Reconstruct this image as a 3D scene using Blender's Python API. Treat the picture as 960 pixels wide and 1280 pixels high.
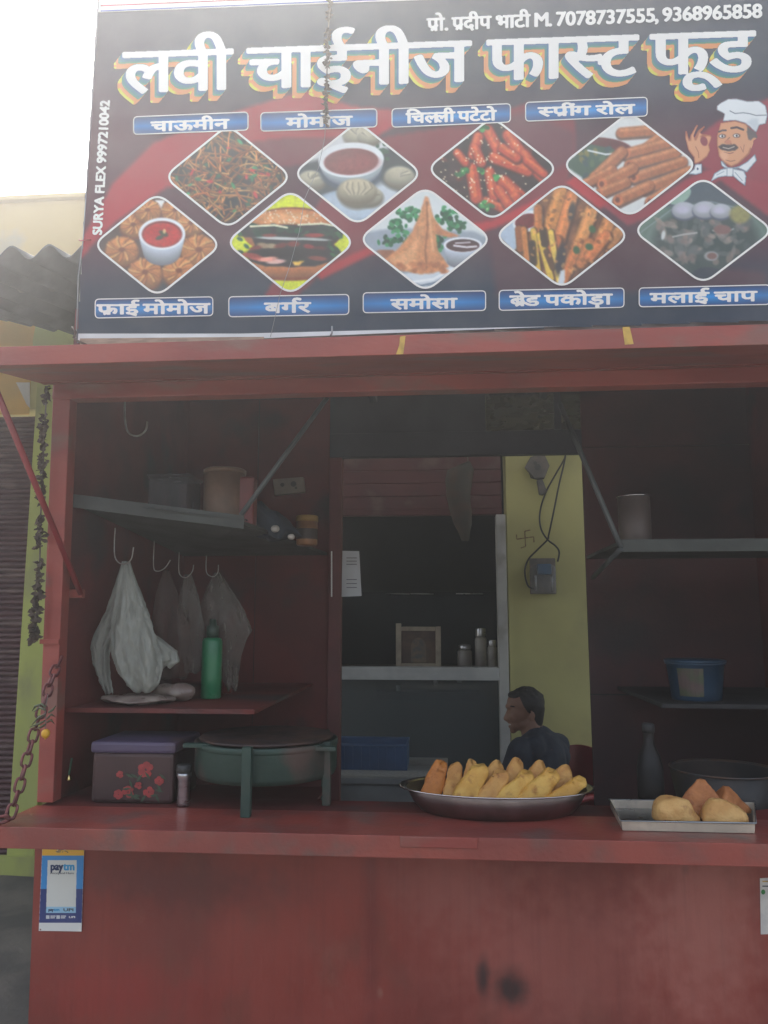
import bpy, bmesh, math, random
import numpy as np
from math import sin, cos, pi, radians, sqrt
from mathutils import Vector, Matrix, noise as mnoise

for _o in list(bpy.data.objects): bpy.data.objects.remove(_o)
SC = bpy.context.scene
COL = SC.collection
random.seed(7); rng = np.random.default_rng(7)

# ------------------------------------------------------------------ camera
EYE = 1.55; FPX = 961.0
YAW, TILT = radians(4.6), radians(8.0)
_F = np.array([-sin(YAW)*cos(TILT), cos(YAW)*cos(TILT), sin(TILT)])
_R = np.array([cos(YAW), sin(YAW), 0.0]); _U = np.cross(_R, _F)
cam_d = bpy.data.cameras.new('camera'); cam = bpy.data.objects.new('camera', cam_d); COL.objects.link(cam)
cam.matrix_world = Matrix(((_R[0], _U[0], -_F[0], 0), (_R[1], _U[1], -_F[1], 0), (_R[2], _U[2], -_F[2], EYE), (0, 0, 0, 1)))
cam_d.sensor_fit = 'VERTICAL'; cam_d.sensor_height = 36; cam_d.sensor_width = 27
cam_d.lens = FPX/1280*36; cam_d.clip_start = .05; cam_d.clip_end = 2000
SC.camera = cam

# ------------------------------------------------------------------ light
SUN_EL, SUN_AZ = radians(52), radians(-20)      # high behind the kiosk, a little to the left
w = bpy.data.worlds.new('World'); SC.world = w; w.use_nodes = True
nt = w.node_tree; bg = nt.nodes['Background']
sky = nt.nodes.new('ShaderNodeTexSky'); sky.sky_type = 'NISHITA'; sky.sun_disc = False
sky.sun_elevation = SUN_EL; sky.sun_rotation = SUN_AZ
sky.air_density = 1.2; sky.dust_density = 6.0; sky.ozone_density = 1.0
hs = nt.nodes.new('ShaderNodeHueSaturation'); hs.inputs['Saturation'].default_value = .55      # milky, thinly clouded sky
nt.links.new(sky.outputs[0], hs.inputs['Color']); nt.links.new(hs.outputs[0], bg.inputs[0]); bg.inputs[1].default_value = 0.15
sd = bpy.data.lights.new('sun', 'SUN'); sd.energy = 3.0; sd.angle = radians(.6); sd.color = (1, .95, .87)
sun = bpy.data.objects.new('sun', sd); COL.objects.link(sun)
_sd = Vector((sin(SUN_AZ)*cos(SUN_EL), cos(SUN_AZ)*cos(SUN_EL), sin(SUN_EL)))
sun.rotation_euler = (-_sd).to_track_quat('-Z', 'Y').to_euler(); sun.location = (0, 8, 12)
SC.view_settings.view_transform = 'Standard'; SC.view_settings.look = 'None'
SC.view_settings.exposure = 1.5; SC.view_settings.gamma = 1
SC.render.engine = 'CYCLES'; SC.cycles.max_bounces = 8
VEIL = 0.0205  # density of the added volume that imitates lens glare

# ------------------------------------------------------------------ helpers
def ray(px, py):
    d = _F*FPX + _R*(px-480) - _U*(py-640); return d/d[1]
def P(px, py, Y):                       # point of the depth plane Y that the photograph shows at (px, py)
    d = ray(px, py)*Y; return Vector((d[0], d[1], d[2]+EYE))
def PZ(px, py, z):
    d = ray(px, py); k = (z-EYE)/d[2]; return Vector((d[0]*k, k, z))
def S(Y): return Y/FPX                  # metres per photo pixel at depth Y
def lin(c):
    c = np.asarray(c, float)/255.; return np.where(c <= .04045, c/12.92, ((c+.055)/1.055)**2.4)

class MB:
    def __init__(s): s.v = []; s.f = []
    def add(s, v, f):
        n = len(s.v); s.v += [tuple(p) for p in v]; s.f += [tuple(i+n for i in q) for q in f]; return s
    def hexa(s, a):                      # 8 points: bottom 4 (ccw), top 4
        return s.add(a, [(3,2,1,0),(4,5,6,7),(0,1,5,4),(1,2,6,5),(2,3,7,6),(3,0,4,7)])
    def box(s, x0, x1, y0, y1, z0, z1):
        return s.hexa([(x0,y0,z0),(x1,y0,z0),(x1,y1,z0),(x0,y1,z0),(x0,y0,z1),(x1,y0,z1),(x1,y1,z1),(x0,y1,z1)])
    def slab(s, a, b, c, d, th):         # quad a b c d extruded by vector th
        th = Vector(th); q = [Vector(p) for p in (a,b,c,d)]
        return s.hexa([*q, *[p+th for p in q]])
    def tube(s, pts, r, n=8, closed=False):
        pts = [Vector(p) for p in pts]; m = len(pts); rs = r if isinstance(r, (list, tuple)) else [r]*m
        V = []; up = Vector((0.13, .31, .94)); pn = None
        for i, p in enumerate(pts):
            a = pts[(i-1) % m] if (closed or i > 0) else p; b = pts[(i+1) % m] if (closed or i < m-1) else p
            t = (b-a).normalized()
            nn = (pn - t*pn.dot(t)) if pn is not None else t.cross(up)
            if nn.length < 1e-5: nn = t.cross(Vector((1,0,0)))
            nn.normalize(); pn = nn; bb = t.cross(nn)
            for k in range(n):
                A = 2*pi*k/n; V.append(p + (nn*cos(A)+bb*sin(A))*rs[i])
        F = []
        for i in range(m if closed else m-1):
            for k in range(n):
                F.append((i*n+k, i*n+(k+1)%n, ((i+1)%m)*n+(k+1)%n, ((i+1)%m)*n+k))
        if not closed: F += [tuple(range(n))[::-1], tuple((m-1)*n+k for k in range(n))]
        return s.add(V, F)
    def rings(s, rings, cap=True):       # list of equal-length rings of points
        n = len(rings[0]); V = [p for r in rings for p in r]; F = []
        for i in range(len(rings)-1):
            for k in range(n): F.append((i*n+k, i*n+(k+1)%n, (i+1)*n+(k+1)%n, (i+1)*n+k))
        if cap: F += [tuple(range(n))[::-1], tuple((len(rings)-1)*n+k for k in range(n))]
        return s.add(V, F)
    def lathe(s, prof, c, n=32, sx=1, sy=1, cap=True):
        c = Vector(c); return s.rings([[c+Vector((r*sx*cos(2*pi*k/n), r*sy*sin(2*pi*k/n), z)) for k in range(n)] for r, z in prof], cap)
    def ell(s, c, r, n=16, rot=None):
        c = Vector(c); R = rot or Matrix.Identity(3)
        rg = []
        for i in range(1, n//2+1):
            a = pi*i/(n//2+1)
            rg.append([c + R @ Vector((r[0]*sin(a)*cos(2*pi*k/n), r[1]*sin(a)*sin(2*pi*k/n), -r[2]*cos(a))) for k in range(n)])
        return s.rings(rg)
    def prism(s, poly, d):               # extrude planar polygon by d
        d = Vector(d); n = len(poly); V = [Vector(p) for p in poly]; V += [p+d for p in V]
        return s.add(V, [tuple(range(n))[::-1], tuple(range(n, 2*n))] + [(i, (i+1)%n, n+(i+1)%n, n+i) for i in range(n)])

def obj(name, mb, mat, parent=None, smooth=False, bevel=0, fix=True):
    me = bpy.data.meshes.new(name)
    if isinstance(mb, MB): me.from_pydata(mb.v, [], mb.f)
    else: me = mb; me.name = name
    if fix and isinstance(mb, MB):
        bm = bmesh.new(); bm.from_mesh(me); bmesh.ops.recalc_face_normals(bm, faces=bm.faces); bm.to_mesh(me); bm.free()
    me.materials.clear(); me.materials.append(mat)
    if smooth: me.shade_smooth() if hasattr(me, 'shade_smooth') else None
    o = bpy.data.objects.new(name, me); COL.objects.link(o)
    if bevel:
        m = o.modifiers.new('bevel', 'BEVEL'); m.width = bevel; m.segments = 2; m.limit_method = 'ANGLE'; m.angle_limit = radians(40)
        m.harden_normals = False
    if smooth == 'auto': pass
    if parent: child(o, parent)
    return o
def child(o, p):
    o.parent = p
    if p.type == 'EMPTY': o.matrix_parent_inverse = Matrix.Translation(-Vector(p.location))   # meshes keep world coordinates
def tag(o, label=None, cat=None, group=None, kind=None):
    if label: o['label'] = label
    if cat: o['category'] = cat
    if group: o['group'] = group
    if kind: o['kind'] = kind
    return o
def thing(name, label, cat, loc=(0,0,0), group=None):
    o = bpy.data.objects.new(name, None); COL.objects.link(o); o.location = loc; o.empty_display_size = .1
    return tag(o, label, cat, group)

# ------------------------------------------------------------------ materials
MATS = {}
def mat(name, c, rough=.6, metal=0, c2=None, ns=6, nd=5, amt=1, bump=0, bs=60, stretch=(1,1,1), spec=.5, trans=0, lo=.38, hi=.62, dirt=None, dirt_s=3, dirt_lo=.52, dirt_hi=.7, coat=0, rvar=.1):
    if name in MATS: return MATS[name]
    m = bpy.data.materials.new(name); m.use_nodes = True; n = m.node_tree.nodes; L = m.node_tree.links.new
    b = n['Principled BSDF']; b.inputs['Roughness'].default_value = rough; b.inputs['Metallic'].default_value = metal
    b.inputs['Specular IOR Level'].default_value = spec; b.inputs['Transmission Weight'].default_value = trans; b.inputs['Coat Weight'].default_value = coat
    c = tuple(c)+(1,); tc = n.new('ShaderNodeTexCoord'); mp = n.new('ShaderNodeMapping'); mp.inputs['Scale'].default_value = stretch
    L(tc.outputs['Object'], mp.inputs[0])
    def nz(scale, det=5): 
        q = n.new('ShaderNodeTexNoise'); q.inputs['Scale'].default_value = scale; q.inputs['Detail'].default_value = det; L(mp.outputs[0], q.inputs[0]); return q
    def rmp(src, lo, hi):
        q = n.new('ShaderNodeMapRange'); q.inputs[1].default_value = lo; q.inputs[2].default_value = hi; q.interpolation_type = 'SMOOTHSTEP'; L(src, q.inputs[0]); return q.outputs[0]
    def mix(f, a, bb):
        q = n.new('ShaderNodeMix'); q.data_type = 'RGBA'
        L(f, q.inputs[0])
        for i, x in ((6, a), (7, bb)):
            if isinstance(x, tuple): q.inputs[i].default_value = x
            else: L(x, q.inputs[i])
        return q.outputs[2]
    c2 = tuple(c2)+(1,) if c2 is not None else tuple(x*.72 for x in c[:3])+(1,)
    a = nz(ns, nd); out = mix(rmp(a.outputs[0], lo, hi), c, c2)
    if dirt is not None:
        d = nz(dirt_s, 8); out = mix(rmp(d.outputs[0], dirt_lo, dirt_hi), out, tuple(dirt)+(1,))
    L(out, b.inputs['Base Color'])
    rr = nz(ns*2.3, 4); q = n.new('ShaderNodeMapRange'); q.inputs[3].default_value = max(0, rough-rvar); q.inputs[4].default_value = min(1, rough+rvar); L(rr.outputs[0], q.inputs[0]); L(q.outputs[0], b.inputs['Roughness'])
    if bump:
        bn = nz(bs, 6); bp = n.new('ShaderNodeBump'); bp.inputs['Strength'].default_value = bump; bp.inputs['Distance'].default_value = .004
        L(bn.outputs[0], bp.inputs['Height']); L(bp.outputs[0], b.inputs['Normal'])
    MATS[name] = m; return m
def vmat(name, rough=.42, spec=.4):
    if name in MATS: return MATS[name]
    m = bpy.data.materials.new(name); m.use_nodes = True; n = m.node_tree.nodes; b = n['Principled BSDF']
    a = n.new('ShaderNodeVertexColor'); a.layer_name = 'Col'
    tc = n.new('ShaderNodeTexCoord'); q = n.new('ShaderNodeTexNoise'); q.inputs['Scale'].default_value = 5; q.inputs['Detail'].default_value = 6
    m.node_tree.links.new(tc.outputs['Object'], q.inputs[0])
    mr = n.new('ShaderNodeMapRange'); mr.inputs[1].default_value = .35; mr.inputs[2].default_value = .7; mr.inputs[3].default_value = 0.0; mr.inputs[4].default_value = .12
    m.node_tree.links.new(q.outputs[0], mr.inputs[0])
    mx = n.new('ShaderNodeMix'); mx.data_type = 'RGBA'; mx.inputs[7].default_value = (.35, .33, .30, 1)      # light dust
    m.node_tree.links.new(mr.outputs[0], mx.inputs[0]); m.node_tree.links.new(a.outputs[0], mx.inputs[6]); m.node_tree.links.new(mx.outputs[2], b.inputs['Base Color'])
    b.inputs['Roughness'].default_value = rough; b.inputs['Specular IOR Level'].default_value = spec
    q2 = n.new('ShaderNodeTexNoise'); q2.inputs['Scale'].default_value = 3; q2.inputs['Detail'].default_value = 2
    m.node_tree.links.new(tc.outputs['Object'], q2.inputs[0])
    bp = n.new('ShaderNodeBump'); bp.inputs['Strength'].default_value = .35; bp.inputs['Distance'].default_value = .02
    m.node_tree.links.new(q2.outputs[0], bp.inputs['Height']); m.node_tree.links.new(bp.outputs[0], b.inputs['Normal'])
    MATS[name] = m; return m

# ------------------------------------------------------------------ raster helpers (flat print is coloured per vertex, lettering is traced to meshes)
def inpoly(X, Y, poly):
    r = np.zeros(X.shape, bool); n = len(poly)
    for i in range(n):
        x0, y0 = poly[i]; x1, y1 = poly[(i+1) % n]
        if y0 == y1: continue
        c = ((y0 > Y) != (y1 > Y)) & (X < (x1-x0)*(Y-y0)/(y1-y0)+x0); r ^= c
    return r
def blur(a, k):
    for ax in (0, 1):
        if k < 1: break
        pad = [(0,0)]*a.ndim; pad[ax] = (k, k); b = np.pad(a, pad, mode='edge'); c = np.cumsum(b, axis=ax)
        z = np.zeros_like(np.take(c, [0], axis=ax)); c = np.concatenate([z, c], axis=ax); n = a.shape[ax]
        hi = np.take(c, np.arange(2*k+1, 2*k+1+n), axis=ax); lo = np.take(c, np.arange(0, n), axis=ax); a = (hi-lo)/(2*k+1)
    return a
def vnoise(X, Y, s, seed=0):
    r = np.random.default_rng(seed); g = r.random((64, 64)); x = X/s+17.3; y = Y/s+9.1
    xi = np.floor(x).astype(int); yi = np.floor(y).astype(int); fx = x-xi; fy = y-yi; fx = fx*fx*(3-2*fx); fy = fy*fy*(3-2*fy)
    G = lambda a, b: g[a % 64, b % 64]
    return (G(xi,yi)*(1-fx)+G(xi+1,yi)*fx)*(1-fy)+(G(xi,yi+1)*(1-fx)+G(xi+1,yi+1)*fx)*fy
class Paint:
    def __init__(s, x0, y0, x1, y1, res=1.0, col=(0,0,0)):
        s.x0, s.y0, s.res = x0, y0, res
        s.xs = np.arange(x0, x1+1e-6, 1/res); s.ys = np.arange(y0, y1+1e-6, 1/res)
        s.X, s.Y = np.meshgrid(s.xs, s.ys); s.C = np.ones(s.X.shape+(3,))*np.array(col, float)
    def put(s, a, col):
        a = a[..., None]; s.C = s.C*(1-a)+np.asarray(col, float)*a
    def ell(s, cx, cy, rx, ry, col, ang=0, soft=.12, shade=0, a=1):
        ca, sa = cos(radians(ang)), sin(radians(ang)); dx = s.X-cx; dy = s.Y-cy
        u = (dx*ca+dy*sa)/rx; v = (-dx*sa+dy*ca)/ry; r = np.sqrt(u*u+v*v)
        m = np.clip((1-r)/soft+.5, 0, 1)*a; c = np.asarray(col, float)
        if shade: c = c*(1-shade*np.clip(.6*v+.5*r, -.4, 1))[..., None]
        s.put(m, c)
    def poly(s, pts, col, soft=0, a=1):
        m = inpoly(s.X, s.Y, pts).astype(float)
        if soft: m = blur(m, int(max(1, round(soft*s.res))))
        s.put(m*a, col)
    def line(s, pts, wd, col, a=1, soft=.7):
        pts = np.asarray(pts, float); mn = pts.min(0)-wd-2; mx = pts.max(0)+wd+2
        i0, i1 = np.searchsorted(s.ys, [mn[1], mx[1]]); j0, j1 = np.searchsorted(s.xs, [mn[0], mx[0]])
        if i1 <= i0 or j1 <= j0: return
        X = s.X[i0:i1, j0:j1]; Y = s.Y[i0:i1, j0:j1]; D = np.full(X.shape, 1e9)
        for p, q in zip(pts[:-1], pts[1:]):
            d = q-p; L = max(1e-9, d@d); t = np.clip(((X-p[0])*d[0]+(Y-p[1])*d[1])/L, 0, 1)
            D = np.minimum(D, np.hypot(X-p[0]-t*d[0], Y-p[1]-t*d[1]))
        m = (np.clip((wd/2-D)/soft+.5, 0, 1)*a)[..., None]
        s.C[i0:i1, j0:j1] = s.C[i0:i1, j0:j1]*(1-m)+np.asarray(col, float)*m
    def mul(s, f): s.C = np.clip(s.C*(f[..., None] if f.ndim == 2 else f), 0, 255)
    def mesh(s, name, Y, outline=None, grow=0):
        H, W = s.X.shape; idx = -np.ones((H, W), int)
        if outline is not None:
            m = inpoly(s.X, s.Y, outline).astype(float)
            if grow: m = blur(m, grow) > .02
            m = m > .5
        else: m = np.ones((H, W), bool)
        cell = m[:-1, :-1] & m[1:, :-1] & m[:-1, 1:] & m[1:, 1:]
        need = np.zeros((H, W), bool)
        for a, b in ((0,0),(1,0),(0,1),(1,1)): need[a:H-1+a, b:W-1+b] |= cell
        idx[need] = np.arange(need.sum()); V = plane_pts(s.X[need], s.Y[need], Y)
        i, j = np.nonzero(cell); F = np.stack([idx[i, j], idx[i+1, j], idx[i+1, j+1], idx[i, j+1]], 1)
        return fast_mesh(name, V, F, s.C[need])
def plane_pts(X, Y, D):
    X = np.asarray(X, float); Y = np.asarray(Y, float)
    d = _F[None]*FPX + _R[None]*(X[:, None]-480) - _U[None]*(Y[:, None]-640)
    d = d/d[:, 1:2]*D; d[:, 2] += EYE; return d
def fast_mesh(name, V, F, C=None):
    me = bpy.data.meshes.new(name); n = len(V); k = F.shape[1]
    me.vertices.add(n); me.vertices.foreach_set('co', V.astype(np.float32).ravel())
    me.loops.add(F.size); me.loops.foreach_set('vertex_index', F.astype(np.int32).ravel())
    me.polygons.add(len(F)); me.polygons.foreach_set('loop_start', (np.arange(len(F))*k).astype(np.int32))
    me.update(calc_edges=True); me.validate()
    if C is not None:
        a = me.color_attributes.new('Col', 'FLOAT_COLOR', 'POINT'); q = np.ones((n, 4), np.float32); q[:, :3] = lin(np.clip(C, 0, 255)); a.data.foreach_set('color', q.ravel())
    return me

# glyphs
_gc = {}
def glyph(sx):
    if sx in _gc: return _gc[sx]
    c = bpy.data.curves.new('lettering', 'FONT'); c.body = sx; c.size = 1; c.resolution_u = 5
    o = bpy.data.objects.new('lettering', c); COL.objects.link(o); bpy.context.view_layer.update()
    e = o.evaluated_get(bpy.context.evaluated_depsgraph_get()); m = e.to_mesh(); m.calc_loop_triangles()
    v = np.array([x.co[:2] for x in m.vertices]); t = np.array([x.vertices[:] for x in m.loop_triangles])
    e.to_mesh_clear(); bpy.data.objects.remove(o); bpy.data.curves.remove(c); _gc[sx] = (v, t); return _gc[sx]
def layout(segs):
    """segs: str, number (gap) or ('half', ch, frac) / ('rakar', dx) / ('reph', dx).  Returns triangles, strokes and width in ems"""
    x = 0; tris = []; strokes = []
    for g in segs:
        if isinstance(g, (int, float)): x += g; continue
        if isinstance(g, str):
            v, t = glyph(g); tris.append(v[t]+[x, 0]); x += v[:, 0].max(); continue
        if g[0] == 'half':
            v, t = glyph(g[1]); cut = g[2]; q = v[t].copy(); q[..., 0] = np.minimum(q[..., 0], cut); tris.append(q+[x, 0]); x += cut-.01
        if g[0] == 'rakar': strokes.append(([(x+g[1], .26), (x+g[1]-.24, .04)], .075))
        if g[0] == 'reph': strokes.append(([(x+g[1]-.02, .64), (x+g[1]-.10, .74), (x+g[1]-.07, .85), (x+g[1]+.03, .88), (x+g[1]+.12, .84)], .07))
        if g[0] == 'nukta': strokes.append(([(x+g[1], -.12), (x+g[1]+.01, -.12)], .12))
    return np.concatenate(tris), strokes, x
def text_field(segs, O, ex, ey, res=2.5, dil=(.5, .3), pad=4):
    """O origin px of baseline, ex/ey px vectors of one em"""
    T, st, wd = layout(segs); O = np.array(O, float); ex = np.array(ex, float); ey = np.array(ey, float)
    Q = O + T[..., :1]*ex + T[..., 1:]*ey
    mn = np.floor(Q.reshape(-1, 2).min(0)-pad-4); mx = np.ceil(Q.reshape(-1, 2).max(0)+pad+4)
    W = int((mx[0]-mn[0])*res)+1; H = int((mx[1]-mn[1])*res)+1; A = np.zeros((H, W), bool)
    for q in (Q-mn)*res:
        x0, y0 = np.floor(q.min(0)).astype(int); x1, y1 = np.ceil(q.max(0)).astype(int)+1
        if abs((q[1][0]-q[0][0])*(q[2][1]-q[0][1])-(q[1][1]-q[0][1])*(q[2][0]-q[0][0])) < 1e-6: continue
        x0 = max(x0, 0); y0 = max(y0, 0)
        X, Y = np.meshgrid(np.arange(x0, x1), np.arange(y0, y1))
        d = [(q[(i+1)%3][0]-q[i][0])*(Y-q[i][1])-(q[(i+1)%3][1]-q[i][1])*(X-q[i][0]) for i in range(3)]
        e = 1e-3; ins = ((d[0] >= -e)&(d[1] >= -e)&(d[2] >= -e))|((d[0] <= e)&(d[1] <= e)&(d[2] <= e))
        A[y0:y1, x0:x1] |= ins[:H-y0, :W-x0]
    X, Y = np.meshgrid(np.arange(W)/res+mn[0], np.arange(H)/res+mn[1])
    for pts, wd_ in st:
        pts = np.array([O+p[0]*ex+p[1]*ey for p in pts]); ww = wd_*(np.hypot(*ex)+np.hypot(*ey))/4
        for p, q in zip(pts[:-1], pts[1:]):
            d = q-p; t = np.clip(((X-p[0])*d[0]+(Y-p[1])*d[1])/max(1e-9, d@d), 0, 1)
            A |= np.hypot(X-p[0]-t*d[0], Y-p[1]-t*d[1]) < ww
    B = A.copy(); rx = int(round(dil[0]*res)); ry = int(round(dil[1]*res))
    for dy in range(-ry, ry+1):
        for dx in range(-rx, rx+1):
            if (dx/(rx+.4))**2+(dy/(ry+.4))**2 <= 1: B |= np.roll(np.roll(A, dy, 0), dx, 1)
    f = blur(B.astype(float), 1); return f, mn, res
def field_mesh(name, f, mn, res, Y, lvl=.5, colfn=None):
    H, W = f.shape; ins = f > lvl; V = []; F = []; vid = {}
    def vert(k, x, y):
        if k not in vid: vid[k] = len(V); V.append((x, y))
        return vid[k]
    corner = lambda i, j: vert((i, j), j, i)
    s = ins[:-1,:-1].astype(int)+ins[1:,:-1]+ins[:-1,1:]+ins[1:,1:]
    for i in range(H-1):
        row = s[i]; full = row == 4
        e = np.flatnonzero(np.diff(np.concatenate([[0], full.astype(int), [0]])))
        if colfn is None:
            for a, b in zip(e[::2], e[1::2]): F.append((corner(i, a), corner(i+1, a), corner(i+1, b), corner(i, b)))
        else:
            for j in np.flatnonzero(full): F.append((corner(i, j), corner(i+1, j), corner(i+1, j+1), corner(i, j+1)))
        for j in np.flatnonzero((row > 0) & (row < 4)):
            cs = [(i, j), (i+1, j), (i+1, j+1), (i, j+1)]; poly = []
            for k in range(4):
                a = cs[k]; b = cs[(k+1) % 4]
                if ins[a]: poly.append(corner(*a))
                if ins[a] != ins[b]:
                    t = (lvl-f[a])/(f[b]-f[a]); poly.append(vert((min(a, b), max(a, b)), a[1]+(b[1]-a[1])*t, a[0]+(b[0]-a[0])*t))
            if len(poly) >= 3: F.append(tuple(poly))
    V = np.array(V, float); px = V[:, 0]/res+mn[0]; py = V[:, 1]/res+mn[1]; W3 = plane_pts(px, py, Y)
    me = bpy.data.meshes.new(name); me.from_pydata(W3.tolist(), [], F)
    if colfn is not None:
        C = colfn(px, py, V); a = me.color_attributes.new('Col', 'FLOAT_COLOR', 'POINT'); q = np.ones((len(V), 4), np.float32); q[:, :3] = lin(np.clip(C, 0, 255)); a.data.foreach_set('color', q.ravel())
    return me
# ================================================================== the setting
M_ground = mat('packed_dirt', (.17,.155,.135), .95, c2=(.10,.095,.088), ns=3, bump=.8, bs=40, dirt=(.24,.22,.19), dirt_s=1.2)
g = MB(); N = 60
gx = np.concatenate([[-900,-60], np.linspace(-6, 6, N), [60, 900]]); gy = np.concatenate([[-900,-40], np.linspace(-4, 5.4, N), [20, 900]])
gv = []; 
for y in gy:
    for x in gx:
        z = 0 if abs(x) > 7 or y < -5 or y > 6 else .022*mnoise.noise(Vector((x*1.7, y*1.7, 0)))+.008*mnoise.noise(Vector((x*7, y*7, 3)))
        gv.append((x, y, z-.02))
nx = len(gx); g.add(gv, [(j*nx+i, j*nx+i+1, (j+1)*nx+i+1, (j+1)*nx+i) for j in range(len(gy)-1) for i in range(nx-1)])
tag(obj('ground', g, M_ground, smooth=True), kind='structure')

YB = 4.9                                   # facade of the shop behind
shop = thing('shop_building', 'yellow painted single storey shop building behind the red kiosk', 'building', (0, YB, 0))
M_yel = mat('yellow_paint', (.53,.50,.21), .85, c2=(.47,.44,.19), ns=2.5, bump=.25, bs=30, dirt=(.36,.33,.16), dirt_s=2.2, dirt_lo=.55, dirt_hi=.8)
M_beige = mat('weathered_cream_plaster', (.52,.385,.145), .9, c2=(.47,.34,.13), ns=1.6, bump=.3, bs=25, dirt=(.36,.31,.22), dirt_s=2.4, dirt_lo=.58, dirt_hi=.75)
M_ochre = mat('ochre_paint', (.62,.38,.08), .85, c2=(.52,.34,.08), ns=3, bump=.2)
M_lime = mat('lime_paint', (.42,.46,.13), .85, c2=(.38,.41,.13), ns=4, bump=.2, bs=30, dirt=(.28,.27,.13), dirt_s=3, stretch=(1,1,.5))
M_white = mat('chipped_white_paint', (.62,.62,.57), .7, c2=(.5,.5,.46), ns=5, bump=.15)
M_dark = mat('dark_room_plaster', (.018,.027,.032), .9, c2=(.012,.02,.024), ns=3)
M_maroon = mat('maroon_shutter_paint', (.10,.042,.045), .55, c2=(.075,.032,.036), ns=4, stretch=(1,1,4), bump=.1, dirt=(.16,.10,.09), dirt_s=4)
M_redsh = mat('red_shutter_paint', (.105,.026,.024), .65, c2=(.08,.022,.021), ns=5, bump=.15, dirt=(.13,.07,.06), dirt_s=5)

xl = P(38, 700, YB).x; xr = P(60, 700, YB).x; zsh = P(20, 511, YB).z; ztop = P(50, 253, YB).z
xd0 = P(412, 700, YB).x; xd1 = P(634, 700, YB).x; zd = P(530, 641, YB).z; zbox = P(530, 566, YB).z+.12
wl = MB()
wl.box(-6, xl, YB, YB+.22, zsh, ztop)                                   # over the left shutter
wl.box(xr, xd0, YB, YB+.22, -.1, ztop)
wl.box(xl, xr, YB+.002, YB+.22, -.1, ztop)
wl.box(xd0, xd1+.001, YB+.05, YB+.22, zbox, ztop)
wl.box(xd1+.002, 6, YB, YB+.22, -.1, ztop)
wl.box(-6, P(-300,700,YB).x, YB, YB+.22, -.1, zsh-.001)
wl.box(-6, 6, YB+.22, YB+.4, ztop-.9, ztop-.002)
obj('wall', wl, M_yel, shop)
cp = MB().box(-6, 6, YB-.05, YB+.3, ztop+.001, ztop+.035); obj('coping', cp, M_beige, shop, bevel=.006)
up = MB().box(-6, P(128,300,YB).x+1.3, YB-.012, YB-.001, P(50,345,YB).z, ztop-.001); obj('upper_wall', up, M_beige, shop)
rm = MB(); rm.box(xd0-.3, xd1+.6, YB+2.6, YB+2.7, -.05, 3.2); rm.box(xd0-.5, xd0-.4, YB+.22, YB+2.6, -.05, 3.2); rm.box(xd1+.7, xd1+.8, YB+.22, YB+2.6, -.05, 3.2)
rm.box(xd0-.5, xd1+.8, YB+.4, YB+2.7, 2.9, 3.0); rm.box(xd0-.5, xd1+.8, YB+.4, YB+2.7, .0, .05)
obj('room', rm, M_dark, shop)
# painted band on the wall: ochre field, olive curve, pale sliver
def flat(px, Y, m, name, th=.004):
    pts = [P(a, b, Y) for a, b in px]; return obj(name, MB().prism(pts, (0, th, 0)), m, shop)
flat([(-260,400),(46,400),(40,440),(36,518),(-260,518)], YB-.007, M_ochre, 'painted_band')
flat([(47,395),(110,400),(110,470),(41,470),(41,425)], YB-.008, M_lime, 'painted_curve')
flat([(20,478),(37,478),(37,510),(33,505)], YB-.011, M_white, 'painted_sliver')
# pilaster
pl = MB().hexa([(xl,YB-.06,-.05),(xr+.06,YB-.06,-.05),(xr+.06,YB,-.05),(xl,YB,-.05),(xl,YB-.06,P(50,472,YB).z),(xr+.06,YB-.06,P(50,472,YB).z),(xr+.06,YB,P(50,472,YB).z),(xl,YB,P(50,472,YB).z)])
obj('pilaster', pl, M_lime, shop, bevel=.006)
# plinth
obj('plinth', MB().box(-6, xd0-.02, YB-.10, YB-.061, -.05, .10), M_lime, shop)
# roller shutters: curved slats, each a real fold
def shutter(x0, x1, z0, z1, Y, pitch):
    m = MB(); n = int((z1-z0)/pitch); prof = []
    for i in range(n):
        for k in range(5): a = k/5; prof.append((Y-.014*sin(pi*a), z0+(i+a)*pitch))
        prof.append((Y+.004, z0+(i+.97)*pitch))
    V = [(x0, y, z) for y, z in prof]+[(x1, y, z) for y, z in prof]; L = len(prof)
    m.add(V, [(i, L+i, L+i+1, i+1) for i in range(L-1)]); return m
ls = thing('roller_shutter', 'closed maroon roller shutter left of the kiosk', 'shutter', (-2.6, YB, 0))
tag(obj('slat', shutter(P(-300,700,YB).x+.01, xl-.004, .03, zsh-.005, YB+.06, .036), M_maroon, ls, smooth=False), kind='stuff')
obj('bottom_rail', MB().box(P(-300,700,YB).x+.01, xl-.004, YB+.03, YB+.07, -.01, .03), M_maroon, ls)
obj('guide', MB().box(xl-.03, xl-.001, YB+.005, YB+.04, 0, zsh-.003), M_maroon, ls)
rs = thing('roller_shutter', 'rolled up red shutter above the dark shop doorway', 'shutter', (0, YB, zd))
for i in range(4):
    zz = zd+.02+i*.085
    obj('slat', MB().box(xd0, xd1-.03, YB-.03+.003*i, YB+.02, zz, zz+.083), M_redsh, rs, bevel=.004)
obj('bottom_rail', MB().box(xd0, xd1-.03, YB-.045, YB+.02, zd-.02, zd+.018), M_redsh, rs, bevel=.004)

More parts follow.
